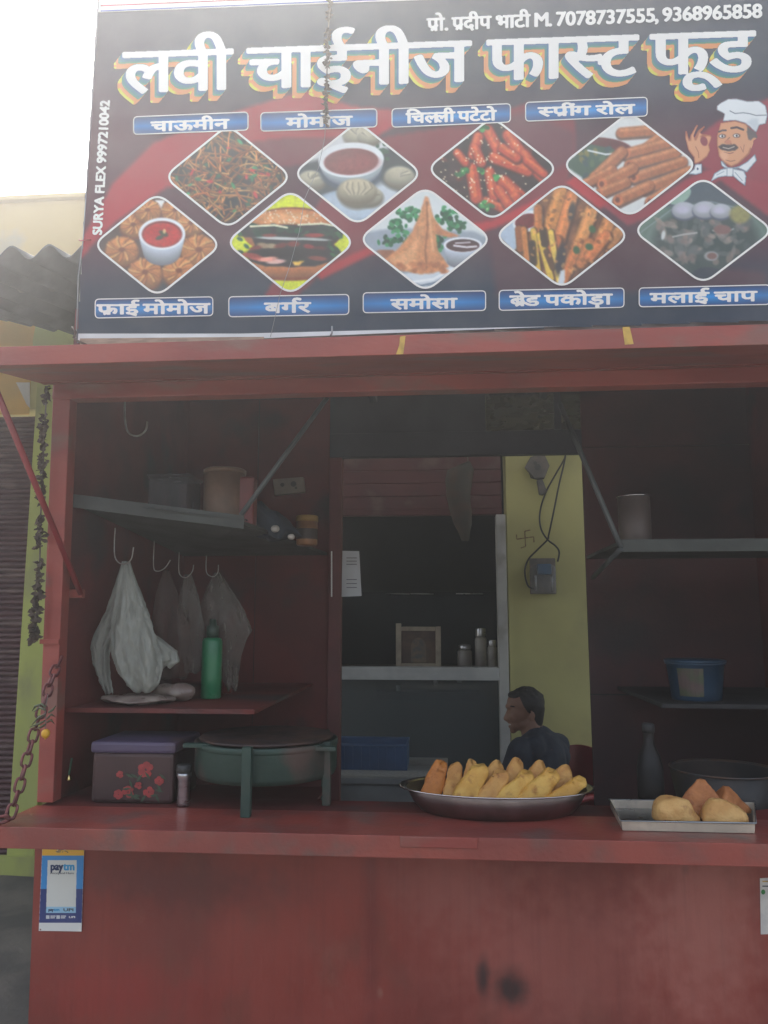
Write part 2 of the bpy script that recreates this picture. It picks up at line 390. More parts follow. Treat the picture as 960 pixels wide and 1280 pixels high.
# door frame of the shop, white painted
dr = thing('shop_door', 'grey white framed glazed door with a cross rail in the dark shop doorway', 'door', (0, YB, 0))
M_frame = mat('grey_white_frame_paint', (.50,.50,.46), .6, c2=(.40,.40,.37), ns=6, bump=.15, dirt=(.3,.28,.24), dirt_s=5)
M_rail = mat('pale_grey_rail_paint', (.46,.47,.45), .5, c2=(.37,.38,.37), ns=6)
x0 = P(622, 760, YB-.03).x; x1 = P(634, 760, YB-.03).x
obj('jamb', MB().box(x0, x1, YB-.05, YB+.06, 0, zd-.022), M_frame, dr, bevel=.004)
za, zb = P(520, 848, YB-.04).z, P(520, 834, YB-.04).z
obj('cross_rail', MB().box(xd0, x0-.001, YB-.055, YB+.05, za, zb), M_rail, dr, bevel=.008)
obj('rail_lip', MB().box(xd0, x0+.004, YB-.062, YB-.056, za-.008, za+.012), M_rail, dr)
gl = bpy.data.materials.new('dark_glass'); gl.use_nodes = True; b = gl.node_tree.nodes['Principled BSDF']
b.inputs['Base Color'].default_value = (.6,.68,.7,1); b.inputs['Transmission Weight'].default_value = .92; b.inputs['Roughness'].default_value = .05; b.inputs['IOR'].default_value = 1.3
obj('pane', MB().box(xd0+.001, x0-.002, YB-.003, YB+.003, .3, za-.002), gl, dr)
obj('bottom_panel', MB().box(xd0+.001, x0-.002, YB-.02, YB+.02, .0, .298), M_frame, dr)
obj('bottom_panel_trim', MB().box(xd0+.05, x0-.05, YB-.03, YB-.021, .05, .25), M_rail, dr)

# shelf inside the shop and what stands on it
def shelf_z(py, Y): return P(520, py, Y).z
Yi = 5.12; zs = P(520, 834, Yi).z
sr = thing('wall_shelf', 'dark ledge behind the door rail holding a framed picture and jars', 'shelf', (0, Yi, zs))
obj('board', MB().box(xd0-.1, xd1+.1, YB+.23, Yi+.3, zs-.03, zs), mat('dark_wood', (.08,.06,.05), .6, ns=8, stretch=(1,6,6)), sr)
obj('back_board', MB().box(xd0-.1, xd1+.1, Yi+.301, Yi+.32, zs-.03, zs+.5), M_dark, sr)
M_card = mat('faded_cream_card', (.42,.36,.27), .8, c2=(.30,.25,.19), ns=10)
M_brown = mat('dusty_brown', (.14,.09,.065), .8, c2=(.09,.06,.05), ns=12)
M_steel = mat('brushed_steel', (.55,.55,.56), .3, metal=1, c2=(.42,.42,.44), ns=8, stretch=(1,1,6), bump=.05)
M_jar = mat('cloudy_jar_plastic', (.38,.36,.32), .35, c2=(.25,.22,.2), ns=9)
pf = thing('picture_frame', 'small cream framed devotional picture with an arch on the door ledge', 'picture frame', P(522, 833, Yi))
a, b_ = P(495, 832, Yi), P(551, 783, Yi)
fr = MB()
fr.box(a.x, a.x+.035, Yi-.01, Yi+.01, zs, b_.z+.02); fr.box(b_.x-.035, b_.x, Yi-.01, Yi+.01, zs, b_.z)
fr.box(a.x+.036, b_.x-.036, Yi-.008, Yi+.01, b_.z-.03, b_.z-.002); fr.box(a.x+.036, b_.x-.036, Yi-.008, Yi+.01, zs, zs+.025)
obj('frame', fr, M_card, pf, bevel=.003)
obj('backing', MB().box(a.x+.03, b_.x-.03, Yi+.011, Yi+.016, zs+.005, b_.z-.005), M_brown, pf)
cx = (a.x+b_.x)/2; ar = [(cx+.05*cos(t), Yi+.006, zs+.13+.06*sin(t)) for t in np.linspace(0, pi, 12)]+[(cx-.05, Yi+.006, zs+.03), (cx+.05, Yi+.006, zs+.03)]
obj('arch', MB().prism(ar, (0,.004,0)), mat('arch_print', (.10,.10,.10), .7, c2=(.2,.15,.1), ns=20), pf)
for px0, px1, py0, lab in ((572,590,806,'short cloudy jar nearest the framed picture on the door ledge'),(594,608,785,'tall pale tin among the jars on the door ledge'),(609,621,800,'cloudy jar at the right end of the door ledge')):
    A = P(px0, 832, Yi); B = P(px1, py0, Yi); r = (B.x-A.x)/2; j = thing('storage_jar', lab, 'jar', ((A.x+B.x)/2, Yi, zs), 'jars on the door ledge')
    h = B.z-zs; obj('body', MB().lathe([(r*.9,0),(r,.01),(r,h*.7),(r*.8,h*.78)], ((A.x+B.x)/2, Yi, zs), 20), M_jar, j, smooth=True)
    obj('lid', MB().lathe([(r*.85,h*.785),(r*.88,h*.8),(r*.88,h*.97),(r*.8,h)], ((A.x+B.x)/2, Yi, zs), 20), M_steel, j, smooth=True)

# wire rack; bright wires and cup shapes added for glints behind the door panes
rk = thing('wire_rack', 'thin steel wire rack inside the dark shop above the framed picture', 'rack', P(540, 742, 5.4))
for px0, px1 in ((482, 512), (513, 542), (570, 604)): obj('rack_wire', MB().tube([P(px0, 742, 5.4), P(px1, 742.5, 5.4)], .0045, 6), M_steel, rk, smooth=True)
obj('rack_shelf', MB().box(P(480,742,5.4).x, P(612,742,5.4).x, 5.41, 5.6, P(540,744,5.4).z-.01, P(540,744,5.4).z), M_dark, rk)
for px, py, w_, h_, lab in ((498,864,3,7,'added cup shaped glint at the left behind the lower pane'),(545,856,3.5,8,'added cup shaped glint at the middle behind the lower pane'),(574,854,3.5,5,'added cup shaped glint at the right behind the lower pane')):
    c = P(px, py, 5.3); r = w_*S(5.3); h__ = h_*S(5.3); t = thing('glint_cup', lab, 'cup', c, 'cup shaped glints on the inner ledge')
    obj('glint_cup_body', MB().lathe([(r*.8,0),(r,h__),(r*.9,h__),(r*.7,.004)], c, 16), M_steel, t, smooth=True)
lg = thing('inner_ledge', 'dark ledge behind the lower door pane holding added cup shaped glints', 'ledge', P(535, 870, 5.3))
obj('board', MB().box(P(470,866,5.25).x, P(600,866,5.25).x, 5.24, 5.42, P(535,868,5.3).z-.03, P(535,864,5.3).z), M_dark, lg)

# corrugated roof sheet at the left, extended unseen behind the sign to shade the gap
M_cor = mat('grey_cement_sheet', (.085,.088,.092), .85, c2=(.06,.062,.066), ns=5, bump=.4, bs=50, dirt=(.04,.04,.04), dirt_s=3)
roof = thing('sheet_roof', 'corrugated grey cement sheet roof jutting out left of the signboard', 'roof', P(50, 300, 3.1))
YF, YR = 3.05, 4.84
def corr(x, t):
    ph = (x - P(62, 300, YF).x)/(54*S(YF))*2*pi
    zf = P(50, 316, YF).z; xL, xR = P(0, 400, YR).x, P(92, 420, YR).x; zr = P(0,400,YR).z + (P(92,420,YR).z-P(0,400,YR).z)*np.clip((x-xL)/(xR-xL), -3, 1.0)+.03
    z = zf*(1-t)+zr*t; return z + .032*cos(ph)
xs = np.arange(-4.2, 1.6, .0125); V = []; nt_ = 9
for t in np.linspace(0, 1, nt_):
    for x in xs: V.append((x, YF*(1-t)+YR*t, corr(x, t)))
for t in np.linspace(0, 1, nt_):
    for x in xs: V.append((x, YF*(1-t)+YR*t, corr(x, t)+.007))
n = len(xs); K = n*nt_; F = []
for r in range(nt_-1):
    for i in range(n-1):
        a = r*n+i; F += [(a, a+1, a+n+1, a+n), (K+a, K+a+n, K+a+n+1, K+a+1)]
for i in range(n-1): F += [(i, K+i, K+i+1, i+1)]
obj('corrugated_sheet', MB().add(V, F), M_cor, roof, smooth=True)
M_iron = mat('dark_iron', (.07,.07,.075), .55, metal=.3, c2=(.12,.07,.05), ns=14, bump=.2)
pz = P(50, 356, 3.75)
obj('purlin', MB().box(-4.2, P(118,356,3.75).x, 3.72, 3.77, pz.z-.035, pz.z+.01), mat('weathered_pole', (.13,.12,.11), .8), roof, bevel=.01)
obj('rear_beam', MB().slab(P(-300,330,YR-.1), P(100,417,YR-.1), P(100,417,YR-.03), P(-300,330,YR-.03), (0,0,.07)), mat('weathered_pole', (.1,.1,.1)), roof)
for px_ in (21, 86):
    c = P(px_, 350 if px_ == 21 else 392, 3.70 if px_ == 21 else 4.5); obj('hook_bolt', MB().tube([c+Vector((0,-.01,.07)), c+Vector((0,-.02,.0)), c+Vector((0,.0,-.035)), c+Vector((0,.03,-.03))], .006), M_steel, roof, smooth=True)

# ================================================================== the kiosk
Z0 = .98; YP = 2.4; YC = 2.148; YK = 3.6
kiosk = thing('food_kiosk', 'red painted sheet metal food kiosk with its front flaps open', 'kiosk', (0.1, 2.9, 0))
RED = (.28,.052,.038); RED2 = (.20,.040,.031)
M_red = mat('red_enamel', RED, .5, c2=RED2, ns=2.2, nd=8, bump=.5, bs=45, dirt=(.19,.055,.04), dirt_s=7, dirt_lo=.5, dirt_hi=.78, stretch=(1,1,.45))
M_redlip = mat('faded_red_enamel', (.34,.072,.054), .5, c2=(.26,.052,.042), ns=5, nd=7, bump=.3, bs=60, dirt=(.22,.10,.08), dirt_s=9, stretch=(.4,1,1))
M_redin = mat('shaded_red_enamel', (.165,.026,.021), .7, c2=(.115,.021,.018), ns=3, nd=8, bump=.2, bs=60, dirt=(.05,.03,.03), dirt_s=2.5)  # inside shade put into this darker base colour of the red enamel
M_darkin = mat('dark_steel', (.034,.034,.036), .75, c2=(.022,.022,.024), ns=3, bump=.2, bs=40)  # near black tone, mottled by noise
M_ceil = mat('dark_blue_ceiling', (.055,.06,.075), .7, c2=(.035,.04,.05), ns=2.5)  # dark bluish tone, mottled by noise
# front panel with streaks and soot spots
def panel_mat():
    m = M_red.copy(); m.name = 'red_panel_enamel'; n = m.node_tree.nodes; L = m.node_tree.links.new; b = n['Principled BSDF']
    src = b.inputs['Base Color'].links[0].from_socket; tc = n.new('ShaderNodeTexCoord')
    def spot(cen, rx, rz, col, src, s=1.0):
        mp = n.new('ShaderNodeMapping'); mp.vector_type = 'POINT'; mp.inputs['Scale'].default_value = (1/rx, 0, 1/rz); mp.inputs['Location'].default_value = (-cen[0]/rx, 0, -cen[1]/rz)
        L(tc.outputs['Object'], mp.inputs[0])
        nz = n.new('ShaderNodeTexNoise'); nz.inputs['Scale'].default_value = 22; L(tc.outputs['Object'], nz.inputs[0])
        ln = n.new('ShaderNodeVectorMath'); ln.operation = 'LENGTH'; L(mp.outputs[0], ln.inputs[0])
        ad = n.new('ShaderNodeMath'); ad.operation = 'MULTIPLY_ADD'; ad.inputs[1].default_value = .9; L(nz.outputs[0], ad.inputs[0]); L(ln.outputs['Value'], ad.inputs[2])
        mr = n.new('ShaderNodeMapRange'); mr.interpolation_type = 'SMOOTHSTEP'; mr.inputs[1].default_value = 1.6; mr.inputs[2].default_value = .55; mr.inputs[3].default_value = 0; mr.inputs[4].default_value = s; L(ad.outputs[0], mr.inputs[0])
        mx = n.new('ShaderNodeMix'); mx.data_type = 'RGBA'; L(mr.outputs[0], mx.inputs[0]); L(src, mx.inputs[6]); mx.inputs[7].default_value = (*col, 1); return mx.outputs[2]
    for px, py, rx, rz, col, s in ((700,1200,.45,.3,(.38,.12,.095),.6),(640,1234,.066,.066,(.028,.022,.022),.9),(604,1222,.026,.075,(.045,.028,.028),.9),(475,1240,.012,.02,(.35,.16,.12),.5),(857,1088,.014,.02,(.03,.02,.02),.8),
                                   (465,1140,.03,.5,(.14,.03,.028),.5),(230,1105,.5,.10,(.11,.03,.028),.6),(880,1150,.22,.4,(.42,.15,.12),.75),(560,1110,.25,.16,(.33,.11,.09),.55),(160,1240,.35,.12,(.33,.035,.03),.45)):
        c = P(px, py, YP); src = spot((c.x, c.z), rx, rz, col, src, s)
    # fine vertical streaks
    mp = n.new('ShaderNodeMapping'); mp.inputs['Scale'].default_value = (38, 1, 1.2); L(tc.outputs['Object'], mp.inputs[0])
    nz = n.new('ShaderNodeTexNoise'); nz.inputs['Scale'].default_value = 1.5; nz.inputs['Detail'].default_value = 6; L(mp.outputs[0], nz.inputs[0])
    mr = n.new('ShaderNodeMapRange'); mr.inputs[1].default_value = .5; mr.inputs[2].default_value = .8; mr.inputs[4].default_value = .25; L(nz.outputs[0], mr.inputs[0])
    mx = n.new('ShaderNodeMix'); mx.data_type = 'RGBA'; L(mr.outputs[0], mx.inputs[0]); L(src, mx.inputs[6]); mx.inputs[7].default_value = (.15,.035,.03,1)
    out = mx.outputs[2]
    for sc_, lo, hi, amt, cc in ((3.5,.60,.68,.16,(.36,.15,.11)),(55,.68,.74,.6,(.10,.05,.04))):      # worn patches and specks
        q = n.new('ShaderNodeTexNoise'); q.inputs['Scale'].default_value = sc_; q.inputs['Detail'].default_value = 9; q.inputs['Roughness'].default_value = .7; L(tc.outputs['Object'], q.inputs[0])
        r = n.new('ShaderNodeMapRange'); r.inputs[1].default_value = lo; r.inputs[2].default_value = hi; r.inputs[4].default_value = amt; L(q.outputs[0], r.inputs[0])
        x = n.new('ShaderNodeMix'); x.data_type = 'RGBA'; L(r.outputs[0], x.inputs[0]); L(out, x.inputs[6]); x.inputs[7].default_value = (*cc, 1); out = x.outputs[2]
    # shallow dents in the sheet
    q = n.new('ShaderNodeTexNoise'); q.inputs['Scale'].default_value = 4; q.inputs['Detail'].default_value = 1; L(tc.outputs['Object'], q.inputs[0])
    bp = n.new('ShaderNodeBump'); bp.inputs['Strength'].default_value = .6; bp.inputs['Distance'].default_value = .03; L(q.outputs[0], bp.inputs['Height'])
    L(b.inputs['Normal'].links[0].from_socket, bp.inputs['Normal']); L(bp.outputs[0], b.inputs['Normal'])
    L(out, b.inputs['Base Color']); return m
M_panel = panel_mat()
dim_glass = bpy.data.materials.new('dimming_pane'); dim_glass.use_nodes = True; _n = dim_glass.node_tree.nodes; _b = _n['Principled BSDF']; _b.inputs['Base Color'].default_value = (.05,.055,.05,1); _b.inputs['Roughness'].default_value = .6  # dark see-through mix that dims what lies behind it
_t = _n.new('ShaderNodeBsdfTransparent'); _m = _n.new('ShaderNodeMixShader'); _q = _n.new('ShaderNodeTexNoise'); _q.inputs['Scale'].default_value = 5; _r = _n.new('ShaderNodeMapRange'); _r.inputs[3].default_value = .62; _r.inputs[4].default_value = .95
for _a, _c in ((_q.outputs[0], _r.inputs[0]), (_r.outputs[0], _m.inputs[0]), (_t.outputs[0], _m.inputs[1]), (_b.outputs[0], _m.inputs[2]), (_m.outputs[0], _n['Material Output'].inputs['Surface'])): dim_glass.node_tree.links.new(_a, _c)
XR = 1.42
sx = P(463, 1170, YP).x
pa, pb = P(43, 1062, YP), P(35, 1280, YP); k = (pb.x-pa.x)/(pb.z-pa.z); xb = pa.x+k*(.12-pa.z)
def sheet(x0t, x0b, x1, z0, z1, Y, th=.004): return MB().hexa([(x0b,Y,z0),(x1,Y,z0),(x1,Y+th,z0),(x0b,Y+th,z0),(x0t,Y,z1),(x1,Y,z1),(x1,Y+th,z1),(x0t,Y+th,z1)])
obj('front_panel', sheet(pa.x, xb, sx, .12, Z0-.056, YP), M_panel, kiosk)
obj('front_panel', sheet(sx+.0001, sx+.0001, XR, .12, Z0-.056, YP), M_panel, kiosk)
obj('base_frame', MB().box(pa.x, XR, YP+.01, YK, .06, .118).box(pa.x+.02, pa.x+.08, YP+.03, YP+.09, -.02, .059).box(XR-.08, XR-.02, YP+.03, YP+.09, -.02, .059).box(pa.x+.02, pa.x+.08, YK-.09, YK-.03, -.02, .059).box(XR-.08, XR-.02, YK-.09, YK-.03, -.02, .059), M_darkin, kiosk)
# posts (a little out of plumb as in the photograph)
t0, t1 = P(66, 498, YP), P(88, 498, YP); b0, b1 = P(46, 1003, YP), P(66.5, 1003, YP)
def post(a0, a1, c0, c1, y0, y1): return MB().hexa([(c0.x,y0,c0.z),(c1.x,y0,c0.z),(c1.x,y1,c0.z),(c0.x,y1,c0.z),(a0.x,y0,a0.z),(a1.x,y0,a0.z),(a1.x,y1,a0.z),(a0.x,y1,a0.z)])
obj('post', post(t0, t1, b0, b1, YP-.002, YP+.05), M_redlip, kiosk, bevel=.003)
obj('post', MB().box(XR-.055, XR, YP-.002, YP+.05, Z0, t0.z), M_redlip, kiosk, bevel=.003)
zl0 = P(300, 494, YP).z; zl1 = zl0+.062
obj('lintel', MB().box(t0.x, XR, YP-.008, YP+.05, zl0, zl1), M_redlip, kiosk, bevel=.004)
obj('fascia', MB().box(t0.x+.004, XR-.004, YP+.004, YP+.04, zl1+.001, zl1+.10), M_red, kiosk)
# counter flap with folded lip
xcl = P(50, 1005, YP).x-.012
fl = MB().box(xcl, XR, YC, YP-.001, Z0-.006, Z0).box(xcl, XR, YC-.003, YC, Z0-.056, Z0+.0005)
fl.box(xcl, xcl+.004, YC+.001, YP-.01, Z0-.05, Z0-.007)
obj('counter_flap', fl, mat('counter_red_enamel', (.30,.064,.048), .38, c2=(.22,.048,.040), ns=4, nd=8, bump=.3, bs=70, dirt=(.15,.075,.065), dirt_s=7, dirt_lo=.48, dirt_hi=.72, coat=.15), kiosk, bevel=.0015)
h0, h1 = P(500, 1045, YC-.004), P(597, 1061, YC-.004)
obj('lip_patch', MB().box(h0.x, h1.x, YC-.008, YC-.0032, h1.z, h0.z), M_redlip, kiosk, bevel=.002)
obj('counter_top', MB().box(b1.x-.04, XR, YP+.0005, YP+.14, Z0-.008, Z0-.001).box(b1.x-.02, -.42, YP+.1405, 2.74, Z0-.008, Z0-.001), M_redin, kiosk)
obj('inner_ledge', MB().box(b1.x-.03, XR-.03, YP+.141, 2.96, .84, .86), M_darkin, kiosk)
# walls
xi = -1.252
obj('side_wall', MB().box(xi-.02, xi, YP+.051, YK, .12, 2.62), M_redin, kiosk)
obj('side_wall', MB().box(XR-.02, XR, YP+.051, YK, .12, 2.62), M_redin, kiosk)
xm0, xm1 = P(411, 750, YK).x, P(427, 750, YK).x; xo = P(735.5, 800, YK).x
zb0, zb1 = P(560, 571, YK).z, P(560, 541, YK).z
for q0, q1 in ((xi, (xi+xm0)/2-.002), ((xi+xm0)/2+.002, xm0)):
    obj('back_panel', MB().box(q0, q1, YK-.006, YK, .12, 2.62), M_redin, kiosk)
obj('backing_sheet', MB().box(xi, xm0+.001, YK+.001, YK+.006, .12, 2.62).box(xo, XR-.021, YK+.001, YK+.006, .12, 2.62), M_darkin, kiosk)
obj('mullion', MB().box(xm0+.001, xm1, YK-.03, YK+.03, .12, zb0), mat('dull_red_mullion', (.17,.04,.038), .6, c2=(.12,.032,.03), ns=4), kiosk, bevel=.004)
obj('back_beam', MB().box(xm0+.001, xo-.001, YK-.025, YK+.02, zb0+.001, zb1), M_ceil, kiosk, bevel=.003)
xg = P(607, 520, YK).x
obj('transom_panel', MB().box(xm0+.001, xg, YK-.02, YK+.015, zb1+.001, 2.62), M_ceil, kiosk)
obj('transom_pane', MB().box(xg+.001, xo-.001, YK-.012, YK-.008, zb1+.001, 2.62), dim_glass, kiosk)  # added dark pane, dims the view through the open gap
obj('transom_bar', MB().box(P(692,520,YK).x, P(700,520,YK).x, YK-.03, YK-.0125, zb1+.001, 2.62), M_ceil, kiosk)
zse = P(760, 868, YK).z
for z0_, z1_ in ((.12, zse-.004), (zse+.004, P(760,560,YK).z), (P(760,560,YK).z+.004, 2.62)):
    obj('back_panel', MB().box(xo, XR-.021, YK-.012, YK, z0_, z1_), mat('dark_maroon_enamel', (.095,.030,.030), .6, c2=(.055,.024,.026), ns=2.5, nd=8, bump=.2, dirt=(.03,.025,.028), dirt_s=2), kiosk)  # dark maroon, blotched darker by noise
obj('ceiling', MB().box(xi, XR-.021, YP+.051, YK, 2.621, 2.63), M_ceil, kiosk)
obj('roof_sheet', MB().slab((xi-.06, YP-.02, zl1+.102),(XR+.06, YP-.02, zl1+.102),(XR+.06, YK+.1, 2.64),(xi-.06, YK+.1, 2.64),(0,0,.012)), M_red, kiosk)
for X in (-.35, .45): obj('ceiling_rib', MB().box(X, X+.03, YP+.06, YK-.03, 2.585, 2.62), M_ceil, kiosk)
# awning flap, sloping outwards
YA = 1.96; Ltop = P(0, 434, YA); Lbot = P(0, 457.5, YA); xal = P(-46, 458, YA).x
zh = zl1-.012
aw = MB().slab((xal, YA, Lbot.z+.012), (XR, YA, Lbot.z+.012), (XR, YP-.009, zh), (xal, YP-.009, zh), (0,0,.006))
aw.box(xal, XR, YA-.004, YA, Lbot.z, Ltop.z); aw.box(xal, xal+.004, YA+.001, YA+.02, Lbot.z, Ltop.z-.01)
obj('awning_flap', aw, M_redlip, kiosk, bevel=.0015)
obj('awning_rib', MB().slab((xal+.01, YP-.055, zh-.010), (XR, YP-.055, zh-.010), (XR, YP-.03, zh-.008), (xal+.01, YP-.03, zh-.008), (0,0,.012)), M_red, kiosk)
# strut holding the awning
s0, s1 = P(-14, 466, 2.0), P(101, 742, 2.46)
obj('strut', MB().tube([s0, s0.lerp(s1, .5), s1], .0095, 10), mat('strut_red', (.28,.025,.03), .45), kiosk, smooth=True)
obj('strut', MB().tube([(XR-.02, 2.0, s0.z), (XR-.04, 2.46, s1.z)], .0095, 10), MATS['strut_red'], kiosk, smooth=True)
tb0 = s1.copy(); obj('strut_tab', MB().box(xi+.001, tb0.x+.006, tb0.y-.004, tb0.y+.02, tb0.z-.014, tb0.z+.014), M_red, kiosk, bevel=.003)
# shelves
M_shelf = mat('grey_green_shelf_paint', (.060,.068,.062), .6, c2=(.04,.045,.042), ns=5, bump=.2)
a, b_, c = P(84, 629, 2.46), P(305, 656, 2.52), P(409, 694, 3.58); d = Vector((xi+.002, 3.58, c.z)); a.x = max(a.x, xi+.002)
sh = MB().slab(a, b_, c, d, (0,0,.012)); obj('upper_shelf', sh, M_shelf, kiosk)
obj('shelf_edge', MB().slab(a+Vector((0,-.003,-.014)), b_+Vector((0,-.003,-.014)), b_+Vector((0,-.0005,-.014)), a+Vector((0,-.0005,-.014)), (0,0,.045)), M_shelf, kiosk)
SHZ = lambda px, Y: b_.z
zls = 1.262
obj('lower_shelf', MB().box(xi+.001, -.62, 2.50, 3.58, zls-.012, zls), M_redin, kiosk)
obj('shelf_edge', MB().box(xi+.001, -.62, 2.497, 2.4995, zls-.012, zls+.003), M_redin, kiosk)
r0, r1 = P(775, 676, 2.6), P(775, 690, 2.6)
obj('right_shelf', MB().box(r0.x, XR-.022, 2.6, 3.22, r0.z-.012, r0.z), M_shelf, kiosk)
obj('shelf_edge', MB().box(r0.x, XR-.022, 2.5965, 2.5995, r1.z, r0.z+.004), M_shelf, kiosk)
zrm = P(860, 875, 3.0).z
obj('right_lower_shelf', MB().box(P(806, 870, 3.1).x, XR-.022, 2.86, 3.58, zrm-.015, zrm), M_darkin, kiosk)
M_rod = mat('grey_rod', (.11,.125,.13), .5, metal=.2)
obj('shelf_bracket', MB().tube([P(409, 497, 2.62), P(301, 644, 2.545)], .0085), M_rod, kiosk, smooth=True)
obj('shelf_bracket', MB().tube([P(700, 505, 2.7), P(776, 684, 2.594)], .009), M_rod, kiosk, smooth=True)
obj('shelf_bracket', MB().tube([P(776, 686, 2.594), P(741, 722, 3.1)], .009), M_rod, kiosk, smooth=True)
obj('door_hinge', MB().box(P(84,582,YP+.06).x, P(89,582,YP+.06).x, YP+.052, YP+.058, P(86,606,YP+.06).z, P(86,580,YP+.06).z), mat('bare_cream_tape', (.6,.55,.35), .7), kiosk)
M_tape = mat('yellow_tape', (.62,.40,.08), .5, c2=(.45,.28,.06), ns=30)
for q in ([(500,421),(507,420),(504,443),(495,443),(499,432)], [(778,409),(787,408.5),(792,430),(781,431)]):
    obj('tape_strip', MB().prism([P(x, y, YA-.0045) for x, y in q], (0,-.0008,0)), M_tape, kiosk)
# corner bolt and latch marks on the posts
for px, py in ((151, 1.0),): pass
obj('post_latch', MB().box(P(50,802,YP-.01).x, P(74,802,YP-.01).x, YP-.014, YP-.003, P(60,805,YP-.01).z, P(60,799,YP-.01).z), M_redlip, kiosk, bevel=.002)
# ================================================================== the signboard
YS = 2.45
sign = thing('shop_signboard', 'large printed flex signboard with Hindi lettering and food pictures on the kiosk roof', 'signboard', (0.1, YS, 2.43))
VM = vmat('sign_print')
M_letter = mat('white_print', (.88,.88,.84), .45, c2=(.82,.82,.79), ns=3)
M_border = mat('white_flex_border', (.78,.79,.80), .5, c2=(.68,.69,.70), ns=4)
corners = [(97,428),(1030,397.5),(1030,-75),(125,-38)]
SKY_DK = (26,46,68); MAR = (84,36,64); REDS = (142,32,50); RB = (188,36,48)
bgp = Paint(84, -75, 1030, 432, .5, SKY_DK)
X, Y = bgp.X, bgp.Y
bgp.put(np.clip((330-X)/280, 0, 1)*np.clip((Y+40)/160, .35, 1)*np.clip((390-Y)/110, 0, 1)*.95, MAR)
bgp.put(np.clip((Y-90)/80, 0, 1)*np.clip((360-Y)/60, 0, 1)*.8, (92,38,54))
bgp.poly([(80,330),(110,285),(141,229),(193,178),(260,150),(380,112),(440,132),(520,140),(470,172),(358,200),(300,215),(207,235),(141,280),(80,345)], (176,34,52), 1)
bgp.poly([(290,180),(360,172),(430,172),(420,200),(330,212),(290,215)], (120,36,56), 2)
bgp.poly([(330,370),(372,300),(400,250),(470,173),(570,157),(660,128),(720,150),(720,190),(705,240),(690,252),(611,284),(466,313),(400,345),(350,390)], (128,34,50), 1)
bgp.poly([(395,338),(466,306),(560,284),(612,276),(700,236),(700,252),(611,288),(466,318),(400,350)], RB, 1)
bgp.poly([(570,157),(660,140),(720,165),(720,200),(690,215),(670,190)], (105,48,62), 3)
bgp.poly([(725,236),(745,225),(800,262),(860,222),(960,180),(1030,130),(1030,260),(960,270),(900,225),(835,262),(785,282)], (160,50,66), 2)
bgp.poly([(860,180),(900,150),(1030,90),(1030,200),(960,230),(880,210)], (150,48,64), 2)
bgp.poly([(706,228),(722,218),(768,246),(750,262)], RB, 1)
bgp.poly([(610,285),(700,330),(800,290),(860,330),(960,340),(960,360),(620,372)], (92,50,60), 5, .7)
bgp.mul(.94+.12*vnoise(X, Y, 90, 3))
obj('print_panel', bgp.mesh('print_panel', YS, corners, 1), VM, sign)
# frame and flex thickness behind the print
fr = MB(); cp_ = [P(x, y, YS+.002) for x, y in corners]
fr.prism(cp_, (0,.003,0)); obj('flex_sheet', fr, M_border, sign)
M_pipe = mat('galvanised_pipe', (.40,.41,.42), .5, metal=.6, c2=(.25,.24,.23), ns=9)
fm = MB(); q = [c + Vector((0,.02,0)) for c in cp_]
for i in range(4): fm.tube([q[i], q[(i+1) % 4]], .012, 8)
fm.tube([q[0].lerp(q[1], .5), q[3].lerp(q[2], .5)], .012, 8); obj('frame', fm, M_pipe, sign, smooth=True)
for t in (.03, .5, .97):
    p = q[0].lerp(q[1], t); obj('stand', MB().box(p.x-.012, p.x+.012, YS+.012, YS+.04, zl1+.162, p.z), M_pipe, sign)
def strip(px, m, name, dy=.001, par=None): return obj(name, MB().prism([P(x, y, YS-dy) for x, y in px], (0,-.0006,0)), m, par or sign)
strip([(98,417),(300,417),(520,411.5),(700,408),(560,413.5),(300,424),(97,428)], M_border, 'bottom_margin')
strip([(122,15.5),(524,0),(1030,-20),(1030,-74),(125,-37)], M_border, 'top_margin')
strip([(126,13.2),(420,1.0),(520,-3.2),(520,-1.8),(420,2.4),(126,14.6)], mat('blue_line_print', (.05,.10,.45), .5), 'blue_line', .002)
strip([(126,6.6),(420,-5.4),(420,-4.2),(126,7.8)], mat('red_line_print', (.55,.06,.10), .5), 'red_line', .002)
# wooden batten and folded flex under the sign
obj('batten', MB().slab(P(100,423,YS-.02), P(330,421,YS-.02), P(330,421,YS+.01), P(100,423,YS+.01), (0,0,-.022)), mat('bare_batten', (.42,.30,.22), .8, ns=20, stretch=(1,8,8)), sign)

